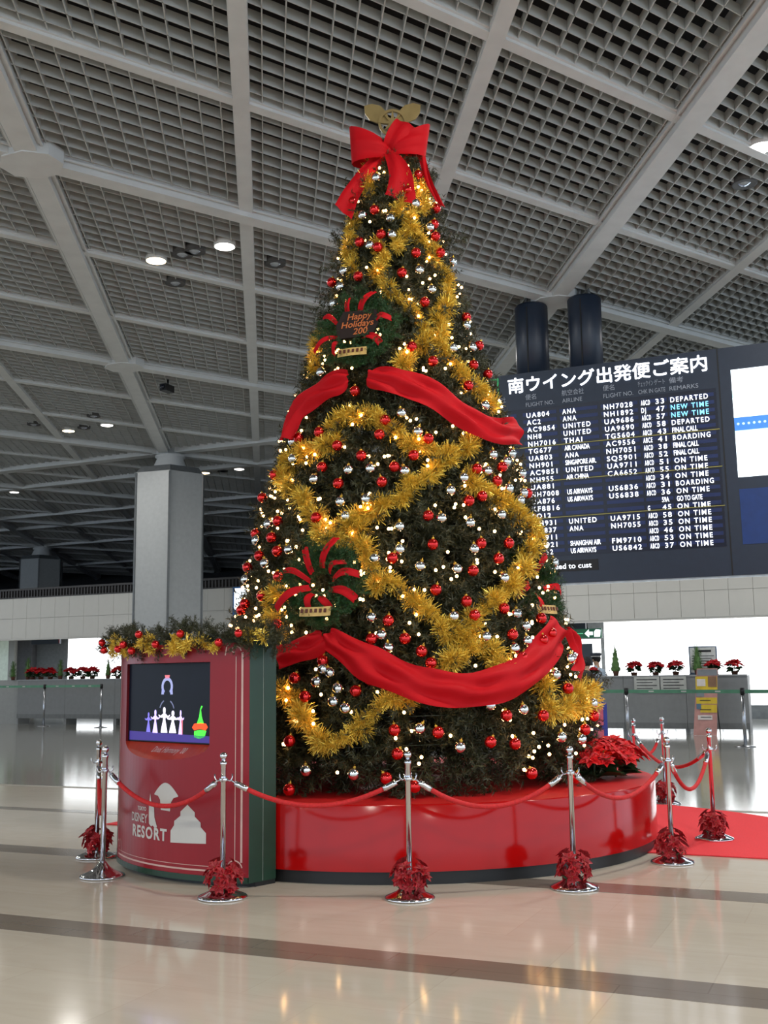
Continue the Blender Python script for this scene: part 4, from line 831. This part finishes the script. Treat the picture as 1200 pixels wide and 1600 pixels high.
btext(letter_white, 'UNITED', -6.1, 6.08 - .1305 * 6, .12, width=.42, bold=.002)
MB().box(-5.9, -4.3, bz(3.24), bz(3.43), 0, .008).build('ticker', black, board)
btext(letter_white, 'Please proceed to cust', -5.75, 3.335, .13, width=1.33, bold=.001)
sg = MB().box(-6.42, -5.92, bz(6.49), bz(6.82), 0, .01).build('exit_icon', mat('sign_green', (40, 150, 90), 0.4, emit=0.6), board)
MB().box(-6.39, -5.95, bz(6.52), bz(6.79), .008, .014).build('icon_field', mat('icon_dark', (14, 24, 24), 0.4), sg)
pl = [(0, .12), (.02, .08), (.02, .03), (.13, -.04), (.13, -.07), (.02, -.03), (.015, -.1), (.05, -.13), (-.05, -.13), (-.015, -.1), (-.02, -.03), (-.13, -.07), (-.13, -.04), (-.02, .03), (-.02, .08)]
MB().prism(pl, .006, Matrix.Translation((-6.12, bz(6.65), .014)) @ Matrix.Rotation(.9, 4, 'Z')).build('plane_pictogram', letter_white, sg)
def screen(x0, x1):
    s = MB().box(x0, x1, bz(4.66), bz(6.47), 0, .012).build('bright_screen', mat('screen_white', (238, 250, 255), 0.3, emit=1.5, noise=0.02), board)
    MB().box(x0, x1, bz(5.44), bz(5.66), .012, .016).build('picture', mat('screen_blue', (60, 120, 200), 0.3, emit=0.8), s)
    MB().box(x0, x1, bz(5.36), bz(5.44), .012, .016).build('picture', mat('screen_haze', (190, 226, 226), 0.3, emit=1.0), s)
    MB().box(x0, x0 + .5, bz(6.0), bz(6.12), .012, .015).build('picture', MATS['screen_haze'], s)
    mb = MB(); x = x0 + .06
    while x < x1 - .05: mb.lathe([(.022, 0), (.022, .004)], 10, Matrix.Translation((x, bz(5.55), .014))); x += .085
    mb.build('window_dots', mat('screen_dot', (180, 214, 240), 0.3, emit=1.0), s)
    MB().box(x0, x1, bz(3.54), bz(4.46), 0, .008).build('blue_field', mat('board_blue', (20, 46, 98), 0.35, emit=0.25), board)
screen(-1.86, 1.9)
for i, x in enumerate((-5.44, -4.43)):
    t = thing('hanger_pole', 'thick dark blue pole holding the board from the ceiling, ' + ('left of the pair' if i == 0 else 'right of the pair'), 'pole', (x, 19.3, 6.7), 0, 'board hanger poles')
    MB().lathe([(.31, 0), (.31, 1.56), (.28, 1.6)], 16).build('sleeve', dark_blue, t)
    MB().tube([(-.12, 0, 1.58), (-.06, 0, 1.85)], .03, 8).tube([(.12, 0, 1.58), (.06, 0, 1.85)], .03, 8).build('strut', mat('strut_grey', (120, 122, 124), 0.4), t)
    MB().box(-.012, .012, -.316, -.30, .1, 1.5).build('seam', black, t)

# ------------------------------------------------------------------ ceiling downlights
white_glow = mat('downlight_lens', (255, 250, 240), 0.3, emit=9, noise=0); warm_glow = mat('downlight_lens_warm', (255, 226, 176), 0.3, emit=8, noise=0)
def downlight(x, y, kind, label):
    t = thing('downlight', label, 'ceiling light', (x, y, CEIL - (.012 if kind == 'off' else .03)), 0, 'ceiling downlights')
    MB().lathe([(.165, .0), (.18, -.006), (.18, .16), (.0005, .17)], 24).build('housing', mat('housing_grey', (70, 70, 70), 0.5) if kind == 'off' else white_metal, t)
    if kind == 'off':
        mb = MB().lathe([(.0005, .003), (.163, .003), (.163, .02)], 20, cap=False); mb.build('recess', mat('inner_shade_black', (22, 22, 24), 0.5), t); MB().lathe([(.0005, -.035), (.05, -.028), (.085, -.008), (.10, .006)], 16, cap=False).build('reflector', mat('reflector', (196, 202, 214), 0.12, 1.0), t)  # flat black disc paints the dark inside of the unlit housing
    else: MB().lathe([(.0005, -.004), (.162, -.004), (.162, .02)], 24).build('lens', warm_glow if kind == 'warm' else white_glow, t)
for x, y, k, w in ((-10.6, 14.62, 'warm', 'lit warm round downlight, left of the nearest pair left of the tree'), (-9.23, 14.59, 'on', 'lit white round downlight, right of the nearest pair left of the tree'), (-10.07, 14.62, 'off', 'unlit downlight between the nearest lit pair, left one'), (-9.81, 14.59, 'off', 'unlit downlight between the nearest lit pair, right one'), (-10.95, 15.69, 'off', 'unlit downlight just below the warm lit one'), (-8.89, 15.66, 'off', 'unlit downlight right of the nearest lit pair, beside the tree'),
    (-20.42, 24.18, 'warm', 'lit warm downlight in the middle-distance pair, upper left of the column'), (-19.01, 24.09, 'on', 'lit white downlight in the middle-distance pair, upper left of the column'), (-20.79, 23.18, 'off', 'unlit downlight left of the middle-distance pair'), (-19.83, 24.12, 'off', 'unlit downlight between the middle-distance pair'), (-18.71, 23.14, 'off', 'unlit downlight above the middle-distance pair'),
    (-20.6, 31.44, 'warm', 'lit warm downlight just right of the column, far back'), (-19.19, 31.38, 'on', 'lit white downlight right of the column, far back beside the tree'), (-19.93, 31.52, 'off', 'unlit downlight between the far pair right of the column'), (-29.01, 31.43, 'on', 'lit downlight at the far left edge, left of the column'), (-0.89, 14.77, 'on', 'lit round downlight at the right edge above the board'), (-1.23, 15.89, 'off', 'unlit downlight at right, below the lit one above the board')):
    downlight(x, y, k, w)
t = thing('security_camera', 'small black camera hanging from the ceiling left of the tree', 'camera', (-14.76, 20.91, 8.42))
MB().tube([(0, 0, 0), (0, 0, -.14)], .025, 8).build('mount', black, t); MB().box(-.09, .09, -.2, .14, -.3, -.14).build('body', black, t); MB().lathe([(.06, 0), (.05, .05)], 12, Matrix.Translation((0, -.2, -.22)) @ Matrix.Rotation(PI / 2, 4, 'X')).build('lens', mat('lens_glass', (30, 34, 44), 0.1), t)

# ------------------------------------------------------------------ counters, plants, belts
def counter(x0, x1, y, z0, z1, label, grp):
    t = thing('counter', label, 'counter', ((x0 + x1) / 2, y, 0), 0, grp); w = (x1 - x0) / 2 - .004
    MB().box(-w, w, 0, .04, z0, z1 - .03).build('front_panel', counter_grey, t); MB().box(-w, w, -.02, .6, z1 - .03, z1).build('top', mat('counter_top', (150, 152, 152), 0.35), t)
    MB().box(-w, w, -.008, 0, z0, z0 + .14).build('toe_strip', mat('toe_grey', (104, 106, 106), 0.5), t)
    for s in (-1, 1): MB().box(s * w - (.05 if s > 0 else 0), s * w + (.05 if s < 0 else 0), .02, .55, 0.0, z1 - .03).build('end_panel', counter_grey, t)
xr = [-7.3, -5.62, -4.14, -2.73]
for a, b, w in zip(xr[:-1], xr[1:], ('leftmost', 'middle', 'rightmost')): counter(a, b, 27.0, .12, 1.38, 'grey service counter under the bright window, %s of three' % w, 'grey counters at right')
xl = [-26.3, -24.3, -22.3, -20.3]
for a, b, w in zip(xl[:-1], xl[1:], ('leftmost', 'middle', 'rightmost, behind the cabinet')): counter(a, b, 29.0, .2, 1.47, 'grey service counter with plants at left, %s' % w, 'grey counters at left')
MB_l = struct(MB().box(-29.5, -26.4, 29.3, 29.5, 0, 1.46).build('trim_5', wall_grey))
def conifer(label, loc, h, grp, seed):
    rr = np.random.default_rng(seed); t = thing('potted_conifer', label, 'plant', loc, 0, grp)
    MB().lathe([(.06, 0), (.08, .1), (.085, .11), (.07, .11)], 12).build('pot', pot_mat, t)
    V = []; F = []; n0 = 0
    body = MB(); prof = [(.0, .1)]
    for i in range(11): f = i / 10; prof.append((max(.004, .078 * h / .5 * (1 - f) ** .7 * (1 + .25 * (i % 2))), .11 + f * h * .95))
    body.lathe(prof, 11); body.v = [(x * (1 + .25 * (rr.random() - .5)), y * (1 + .25 * (rr.random() - .5)), z) for x, y, z in body.v]; body.build('crown', conifer_green, t)
    for i in range(70):
        f = rr.random(); z = .1 + f * h; r = .11 * (1 - f) ** .7 * h / .4; a = rr.random() * 6.28; v, fc = SPR[i % 5]; R = np.array(frame_rot((math.cos(a) * .5, math.sin(a) * .5, 1), rr.random() * 6)); V.append((v * .26) @ R.T + np.array([r * .6 * math.cos(a), r * .6 * math.sin(a), z - .04])); F.append(fc[::2] + n0); n0 += len(v)
    link('foliage', np_mesh('foliage', np.concatenate(V), np.concatenate(F), conifer_green), t)
    MB().tube([(0, 0, .08), (0, 0, h * .9)], .012, 5).build('stem', bark, t)
conifer('potted conifer on the right counter, nearest the tree', (-5.84, 27.25, 1.38), .62, 'conifers on the right counter', 1)
conifer('potted conifer on the right counter, before the notice board', (-3.88, 27.25, 1.38), .6, 'conifers on the right counter', 2)
for i, (x, w) in enumerate(((-6.38, 'beside the officer'), (-5.39, 'right of the first conifer'), (-4.87, 'in the middle of the row of three'), (-4.39, 'left of the notice board'), (-3.5, 'behind the poster stand'), (-3.03, 'at the right end'))):
    poinsettia('poinsettia', 'potted red poinsettia on the right counter, ' + w, (x, 27.22, 1.38), .6 if i == 0 else .95, 'poinsettias on the right counter', FLS, True, 6, i)
for i, (x, w, h) in enumerate(((-26.74, 'at the far left edge', .5), (-26.1, 'in front of the dark pilaster', .62), (-24.73, 'left of the white window', .5), (-22.78, 'in front of the white window', .5))):
    conifer('potted conifer on the left counter, ' + w, (x, 29.25, 1.47 if x > -26.3 else 1.46), h, 'conifers on the left counter', 10 + i)
for i, (x, w) in enumerate(((-25.85, 'leftmost'), (-25.5, 'second from the left'), (-25.1, 'third from the left'), (-24.23, 'left of three before the window'), (-23.76, 'middle of three before the window'), (-23.37, 'right of three before the window'), (-22.35, 'closest to the red cabinet'))):
    poinsettia('poinsettia', 'potted red poinsettia on the left counter, ' + w, (x, 29.2, 1.47), 1.05, 'poinsettias on the left counter', FLS, True, 6, 20 + i)
belt_green = mat('belt_green', (84, 140, 110), 0.6)
def belt_post(x, y, label, h=1.12):
    t = thing('belt_post', label, 'barrier post', (x, y, 0.002), 0, 'belt barrier posts')
    MB().lathe([(.2, 0), (.2, .012), (.05, .03), (.035, .05)], 20).build('base', mat('brushed_steel', (176, 178, 182), 0.25, 0.9), t)
    MB().lathe([(.034, .03), (.034, h - .12)], 12).build('pole', MATS['brushed_steel'], t); MB().lathe([(.045, h - .12), (.045, h), (.03, h + .01)], 14).build('belt_head', black, t)
def belt(a, b, z, label):
    A, B = Vector((*a, z)), Vector((*b, z)); d = (B - A); u = d.normalized(); n = Vector((-u.y, u.x, 0)) * .004; A2, B2 = A + u * .05, B - u * .05
    mb = MB(); V = [A2 - n + Vector((0, 0, -.035)), B2 - n + Vector((0, 0, -.035)), B2 - n + Vector((0, 0, .035)), A2 - n + Vector((0, 0, .035)), A2 + n + Vector((0, 0, -.035)), B2 + n + Vector((0, 0, -.035)), B2 + n + Vector((0, 0, .035)), A2 + n + Vector((0, 0, .035))]
    mb.add(V, [(0, 1, 2, 3), (7, 6, 5, 4), (0, 4, 5, 1), (3, 2, 6, 7), (0, 3, 7, 4), (1, 5, 6, 2)]); o = mb.build('barrier_belt', belt_green)
    tag(o, label, 'belt', 'green barrier belts'); mk = MB()
    L = d.length; s = .6
    while s < L - .3:
        c = A + u * s - n * 1.3; mk.add([c + u * q + Vector((0, 0, r)) for q, r in ((-.06, -.012), (.06, -.012), (.06, .012), (-.06, .012))], [(0, 1, 2, 3)]); s += .75
    if mk.v: mk.build('mark', print_white, o)
belt_post(-2.40, 22.65, 'steel belt post in front of the right end of the counter'); belt_post(-4.85, 23.57, 'steel belt post before the right counter, left one'); belt_post(-7.6, 24.6, 'belt post hidden behind the tree corner')
belt((-4.85, 23.57), (-2.40, 22.65), 1.06, 'green barrier belt before the right counter'); belt((-7.6, 24.6), (-4.85, 23.57), 1.06, 'green barrier belt running behind the tree'); 
belt_post(0.2, 22.0, 'belt post beyond the right edge'); belt((-2.40, 22.65), (0.2, 22.0), 1.06, 'green barrier belt leaving at the right edge')
belt_post(-24.17, 27.87, 'belt post before the left counter, left of two', 1.3); belt_post(-21.59, 27.42, 'belt post before the left counter, next to the cabinet', 1.3); belt_post(-27.2, 28.2, 'belt post at the far left edge', 1.3)
belt((-24.17, 27.87), (-21.59, 27.42), 1.25, 'green barrier belt before the left counter'); belt((-27.2, 28.2), (-24.17, 27.87), 1.25, 'green barrier belt at the far left edge')
# notices, stand
nb_ = thing('notice_board', 'framed white notice standing on the right counter behind a conifer', 'notice board', (-3.77, 27.45, 1.38))
MB().box(-.33, .33, 0, .03, .02, .68).build('frame', mat('frame_blue_grey', (96, 116, 140), 0.5), nb_); MB().box(-.3, .3, -.006, 0, .05, .65).build('sheet', mat('paper_grey', (206, 210, 206), 0.6), nb_)
mb = MB(); mb.box(-.16, .2, -.009, -.006, .54, .59)
for i in range(6): mb.box(-.26, .26 - (i % 3) * .06, -.009, -.006, .44 - i * .06, .455 - i * .06)
mb.build('text_line', black, nb_); MB().box(-.34, .34, -.05, .08, 0, .02).build('foot', MATS['frame_blue_grey'], nb_)
for i, x in enumerate((-5.05, -4.42)):
    o = MB().box(x - .3, x + .3, 26.97, 26.992, 1.0, 1.345).build('paper_notice', mat('paper_dim', (176, 178, 172), 0.6)); tag(o, 'white paper notice taped to the right counter front, ' + ('left' if i == 0 else 'right') + ' of two', 'notice', 'paper notices'); mb = MB()
    for q in range(4): mb.box(x - .24, x + .24 - .1 * (q % 2), 26.966, 26.97, 1.27 - q * .07, 1.29 - q * .07)
    mb.build('text_line', mat('ink_grey', (60, 60, 62), 0.6), o)
st = thing('poster_stand', 'leaning pink poster stand with yellow leaflets in front of the right counter', 'stand', (-3.62, 26.35, 0.002)); T = Matrix.Rotation(-.07, 4, 'X')
MB().prism([(-.30, 0), (.22, 0), (.30, 1.52), (-.16, 1.52)], .04, Matrix(((1, 0, 0, 0), (0, .07, -1, 0), (0, 1, .07, 0), (0, 0, 0, 1)))).build('board', mat('stand_pink', (184, 134, 126), 0.5), st)
pst = lambda x0, x1, z0, z1, m, n, d=.046: MB().box(x0, x1, -d - .004 + 0, -d + .003, z0, z1, Matrix(((1, 0, 0, 0), (0, 1, .07, 0), (0, 0, 1, 0), (0, 0, 0, 1)))).build(n, m, st)
yel = mat('leaflet_yellow', (206, 176, 40), 0.5); gry = mat('leaflet_grey', (120, 124, 128), 0.5)
pst(-.15, .29, 1.36, 1.5, gry, 'header_plate'); pst(-.2, .28, 1.0, 1.34, yel, 'leaflet'); pst(-.17, .02, 1.12, 1.28, mat('leaflet_white', (214, 206, 200), 0.5), 'leaflet', .051); pst(.08, .27, 1.1, 1.34, mat('leaflet_brown', (130, 96, 70), 0.5), 'leaflet', .051); pst(-.2, -.02, .88, .98, gry, 'leaflet'); pst(-.2, .26, .72, .86, yel, 'leaflet'); pst(-.12, .25, .52, .7, yel, 'leaflet'); pst(-.2, -.1, .6, .72, mat('leaflet_blue', (80, 110, 130), 0.5), 'leaflet', .052); pst(-.18, .14, .36, .46, mat('leaflet_white', (214, 206, 200), 0.5), 'label_plate')
mb = MB()
for z in (.79, .58, .41): mb.box(-.12, .12, -.056, -.049, z, z + .015, Matrix(((1, 0, 0, 0), (0, 1, .07, 0), (0, 0, 1, 0), (0, 0, 0, 1))))
mb.build('text_line', black, st); MB().tube([(0.2, .10, 1.3), (.24, .45, 0)], .012, 6).tube([(-.1, .10, 1.3), (-.14, .45, 0)], .012, 6).build('rear_leg', black, st)
# recess signs
o = MB().box(-31.6, -30.15, BY - .45, BY - .35, 2.9, 3.2).build('hanging_sign', mat('sign_dark', (40, 50, 62), 0.4)); tag(o, 'dark hanging sign panel under the soffit at far left', 'sign'); MB().tube([(-31.3, BY - .4, 3.2), (-31.3, BY - .4, 3.3)], .02, 6).tube([(-30.5, BY - .4, 3.2), (-30.5, BY - .4, 3.3)], .02, 6).build('hanger', black, o)
MB().box(-30.2, -30.15, BY - .46, BY - .45, 2.92, 3.18).build('red_edge', mat('sign_red', (140, 40, 50), 0.4), o)
o = MB().box(-9.2, -8.15, 33.9, 34.0, 2.76, 3.0).build('hanging_sign', MATS['sign_dark']); tag(o, 'dark hanging sign panel beside the tree, above the green arrow sign', 'sign'); MB().tube([(-8.9, 33.95, 3.0), (-8.9, 33.95, 3.3)], .02, 6).tube([(-8.4, 33.95, 3.0), (-8.4, 33.95, 3.3)], .02, 6).build('hanger', black, o)
o = MB().box(-8.36, -7.45, 33.0, 33.08, 2.50, 2.78).build('arrow_sign', mat('sign_green_dark', (30, 96, 66), 0.4, emit=0.3)); tag(o, 'green overhead exit sign with white left arrows', 'sign')
ar = [(-.13, 0), (0, .12), (0, .05), (.12, .05), (.12, -.05), (0, -.05), (0, -.12)]; AM = lambda x, z: Matrix(((1, 0, 0, x), (0, 0, -1, 33.0), (0, 1, 0, z), (0, 0, 0, 1)))
MB().prism(ar, .01, AM(-7.84, 2.64)).prism([(-.1, -.1), (.08, -.1), (.1, .1), (-.04, .12), (-.1, .05)], .01, AM(-7.58, 2.64)).build('arrow', letter_white, o); MB().box(-8.3, -8.02, 32.99, 33.0, 2.63, 2.66).build('text_line', mat('sign_mint', (110, 210, 160), 0.4, emit=0.6), o); MB().tube([(-7.9, 33.04, 2.78), (-7.9, 33.04, 3.3)], .02, 6).build('hanger', black, o)
kf = thing('white_gate_frame', 'bright white frame with a dark screen behind the counter, beside the tree', 'frame', (-8.2, 34.0, 0))
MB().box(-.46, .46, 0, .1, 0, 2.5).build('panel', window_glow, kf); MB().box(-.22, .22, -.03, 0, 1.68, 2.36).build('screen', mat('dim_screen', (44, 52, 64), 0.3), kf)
lb = thing('light_box', 'lit white and blue picture box on the back wall, left tree edge', 'light box', (-18.2, WY, 3.1))
MB().box(-.6, .75, -.1, 0.05, 0, 1.25).build('frame', mat('box_blue', (60, 110, 170), 0.4), lb); MB().box(-.54, .7, -.112, -.1, .05, 1.2).build('lit_face', mat('box_glow', (236, 248, 255), 0.3, emit=1.8), lb)
MB().prism([(-.54, .1), (-.42, .1), (-.38, .3), (-.40, .5), (-.54, .52)], .006, Matrix(((1, 0, 0, 0), (0, 0, -1, -.112), (0, 1, 0, 0), (0, 0, 0, 1)))).prism([(-.2, .05), (.7, .05), (.7, .5), (.2, .2)], .006, Matrix(((1, 0, 0, 0), (0, 0, -1, -.112), (0, 1, 0, 0), (0, 0, 0, 1)))).build('picture', mat('box_shape', (40, 110, 160), 0.4, emit=0.4), lb)
lt = thing('luggage_tower', 'blue and pink upright case standing on the floor behind the stage flowers', 'case', (-4.62, 20.0, 0.002), .3)
MB().box(-.16, .13, -.12, .12, .06, .92).build('body', mat('case_blue', (44, 52, 140), 0.4), lt); MB().box(-.12, .06, -.132, -.12, .52, .86).build('panel', mat('case_pink', (196, 84, 104), 0.5), lt); MB().box(-.12, .06, -.132, -.12, .12, .44).build('panel', MATS['case_pink'], lt)
MB().tube([(-.1, 0, .92), (-.1, 0, 1.0), (.06, 0, 1.0), (.06, 0, .92)], .014, 6).build('handle', MATS['case_blue'], lt); 
for sx in (-.12, .09): MB().lathe([(.035, -.02), (.035, .02)], 10, Matrix.Translation((sx, 0, .035)) @ Matrix.Rotation(PI / 2, 4, 'X')).build('wheel', black, lt)

# ------------------------------------------------------------------ people in the distance
def person(label, loc, rz, top, legs, skin, hair, cap=None, lean=0.0, arm_bend=0.3, shirt=None):
    t = thing('person', label, 'person', loc, rz)
    J = [((0, 0, .95), .13), ((0, -.01 - lean * .2, 1.15), .125), ((0, -lean * .5, 1.38), .145), ((0, -lean * .7, 1.5), .06), ((0, -lean * .9 - .01, 1.58), .058), ((0, -.02 - lean, 1.66), .1), ((0, -.01 - lean, 1.75), .085)]
    E = [(0, 1), (1, 2), (2, 3), (3, 4), (4, 5), (5, 6)]
    for s in (-1, 1):
        b = len(J); J += [((s * .19, -lean * .5, 1.4), .062), ((s * .25, -.02 - lean * .4, 1.13), .047), ((s * .24, -.16 - arm_bend * .3, .95 + arm_bend * .4), .036), ((s * .23, -.24 - arm_bend * .4, .93 + arm_bend * .45), .03)]; E += [(2, b), (b, b + 1), (b + 1, b + 2), (b + 2, b + 3)]
        b = len(J); J += [((s * .10, 0, .88), .095), ((s * .11, -.02, .48), .065), ((s * .11, .02, .09), .045), ((s * .12, -.14, .05), .04)]; E += [(0, b), (b, b + 1), (b + 1, b + 2), (b + 2, b + 3)]
    me = bpy.data.meshes.new('body'); me.from_pydata([j[0] for j in J], E, []); o = link('body', me, t)
    sk = o.modifiers.new('skin', 'SKIN'); o.modifiers.new('sub', 'SUBSURF').levels = 1; o.modifiers['sub'].render_levels = 1
    for i, v in enumerate(me.skin_vertices[0].data): v.radius = (J[i][1],) * 2; v.use_root = (i == 0)
    dg = bpy.context.evaluated_depsgraph_get(); ev = o.evaluated_get(dg); me2 = bpy.data.meshes.new_from_object(ev); o.modifiers.clear(); o.data = me2
    me2.materials.clear()
    for m in (top, legs, skin, hair): me2.materials.append(m)
    for p in me2.polygons:
        c = p.center; p.use_smooth = True
        p.material_index = 2 if (c.z > 1.5 or (c.z < 1.05 and c.z > .8 and c.y < -.28)) else 1 if (c.z < .95 and abs(c.x) < .2 and c.y > -.3) else 0
    hy = -.02 - lean
    MB().sphere((0, hy + .02, 1.70), .108, 14, 10, 1.08).build('hair', hair, t)
    mb = MB().sphere((0, hy - .105, 1.66), .018, 8, 6); mb.build('nose', skin, t)
    MB().sphere((-.035, hy - .088, 1.69), .012, 8, 6).sphere((.035, hy - .088, 1.69), .012, 8, 6).build('eye', black, t)
    if cap:
        MB().lathe([(.112, 1.73), (.118, 1.76), (.14, 1.80), (.12, 1.83), (.001, 1.835)], 18, Matrix.Translation((0, hy, 0))).lathe([(.001, 1.73), (.13, 1.725), (.13, 1.735), (.001, 1.74)], 14, Matrix.Translation((0, hy - .06, 0))).build('cap', cap, t)
        MB().lathe([(.114, 1.735), (.118, 1.757)], 18, Matrix.Translation((0, hy, 0)), cap=False).build('cap_band', print_white, t)
    return t
skin_m = mat('skin', (206, 164, 134), 0.6); dark_cloth = mat('dark_cloth', (40, 38, 38), 0.8); shirt = mat('shirt_pale_blue', (176, 194, 212), 0.8); hair_m = mat('hair_dark', (30, 26, 24), 0.7)
off_ = person('person in peaked cap and pale blue shirt behind the counter beside the tree', (-6.47, 27.95, 0.002), -.5, shirt, dark_cloth, skin_m, hair_m, mat('cap_navy', (34, 42, 56), 0.6)); off_.scale = (1.07,) * 3
person('person in dark clothes leaning forward by the right edge of the tree', (-5.9, 24.2, 0.002), 2.7, dark_cloth, dark_cloth, skin_m, hair_m, None, .12, .4)
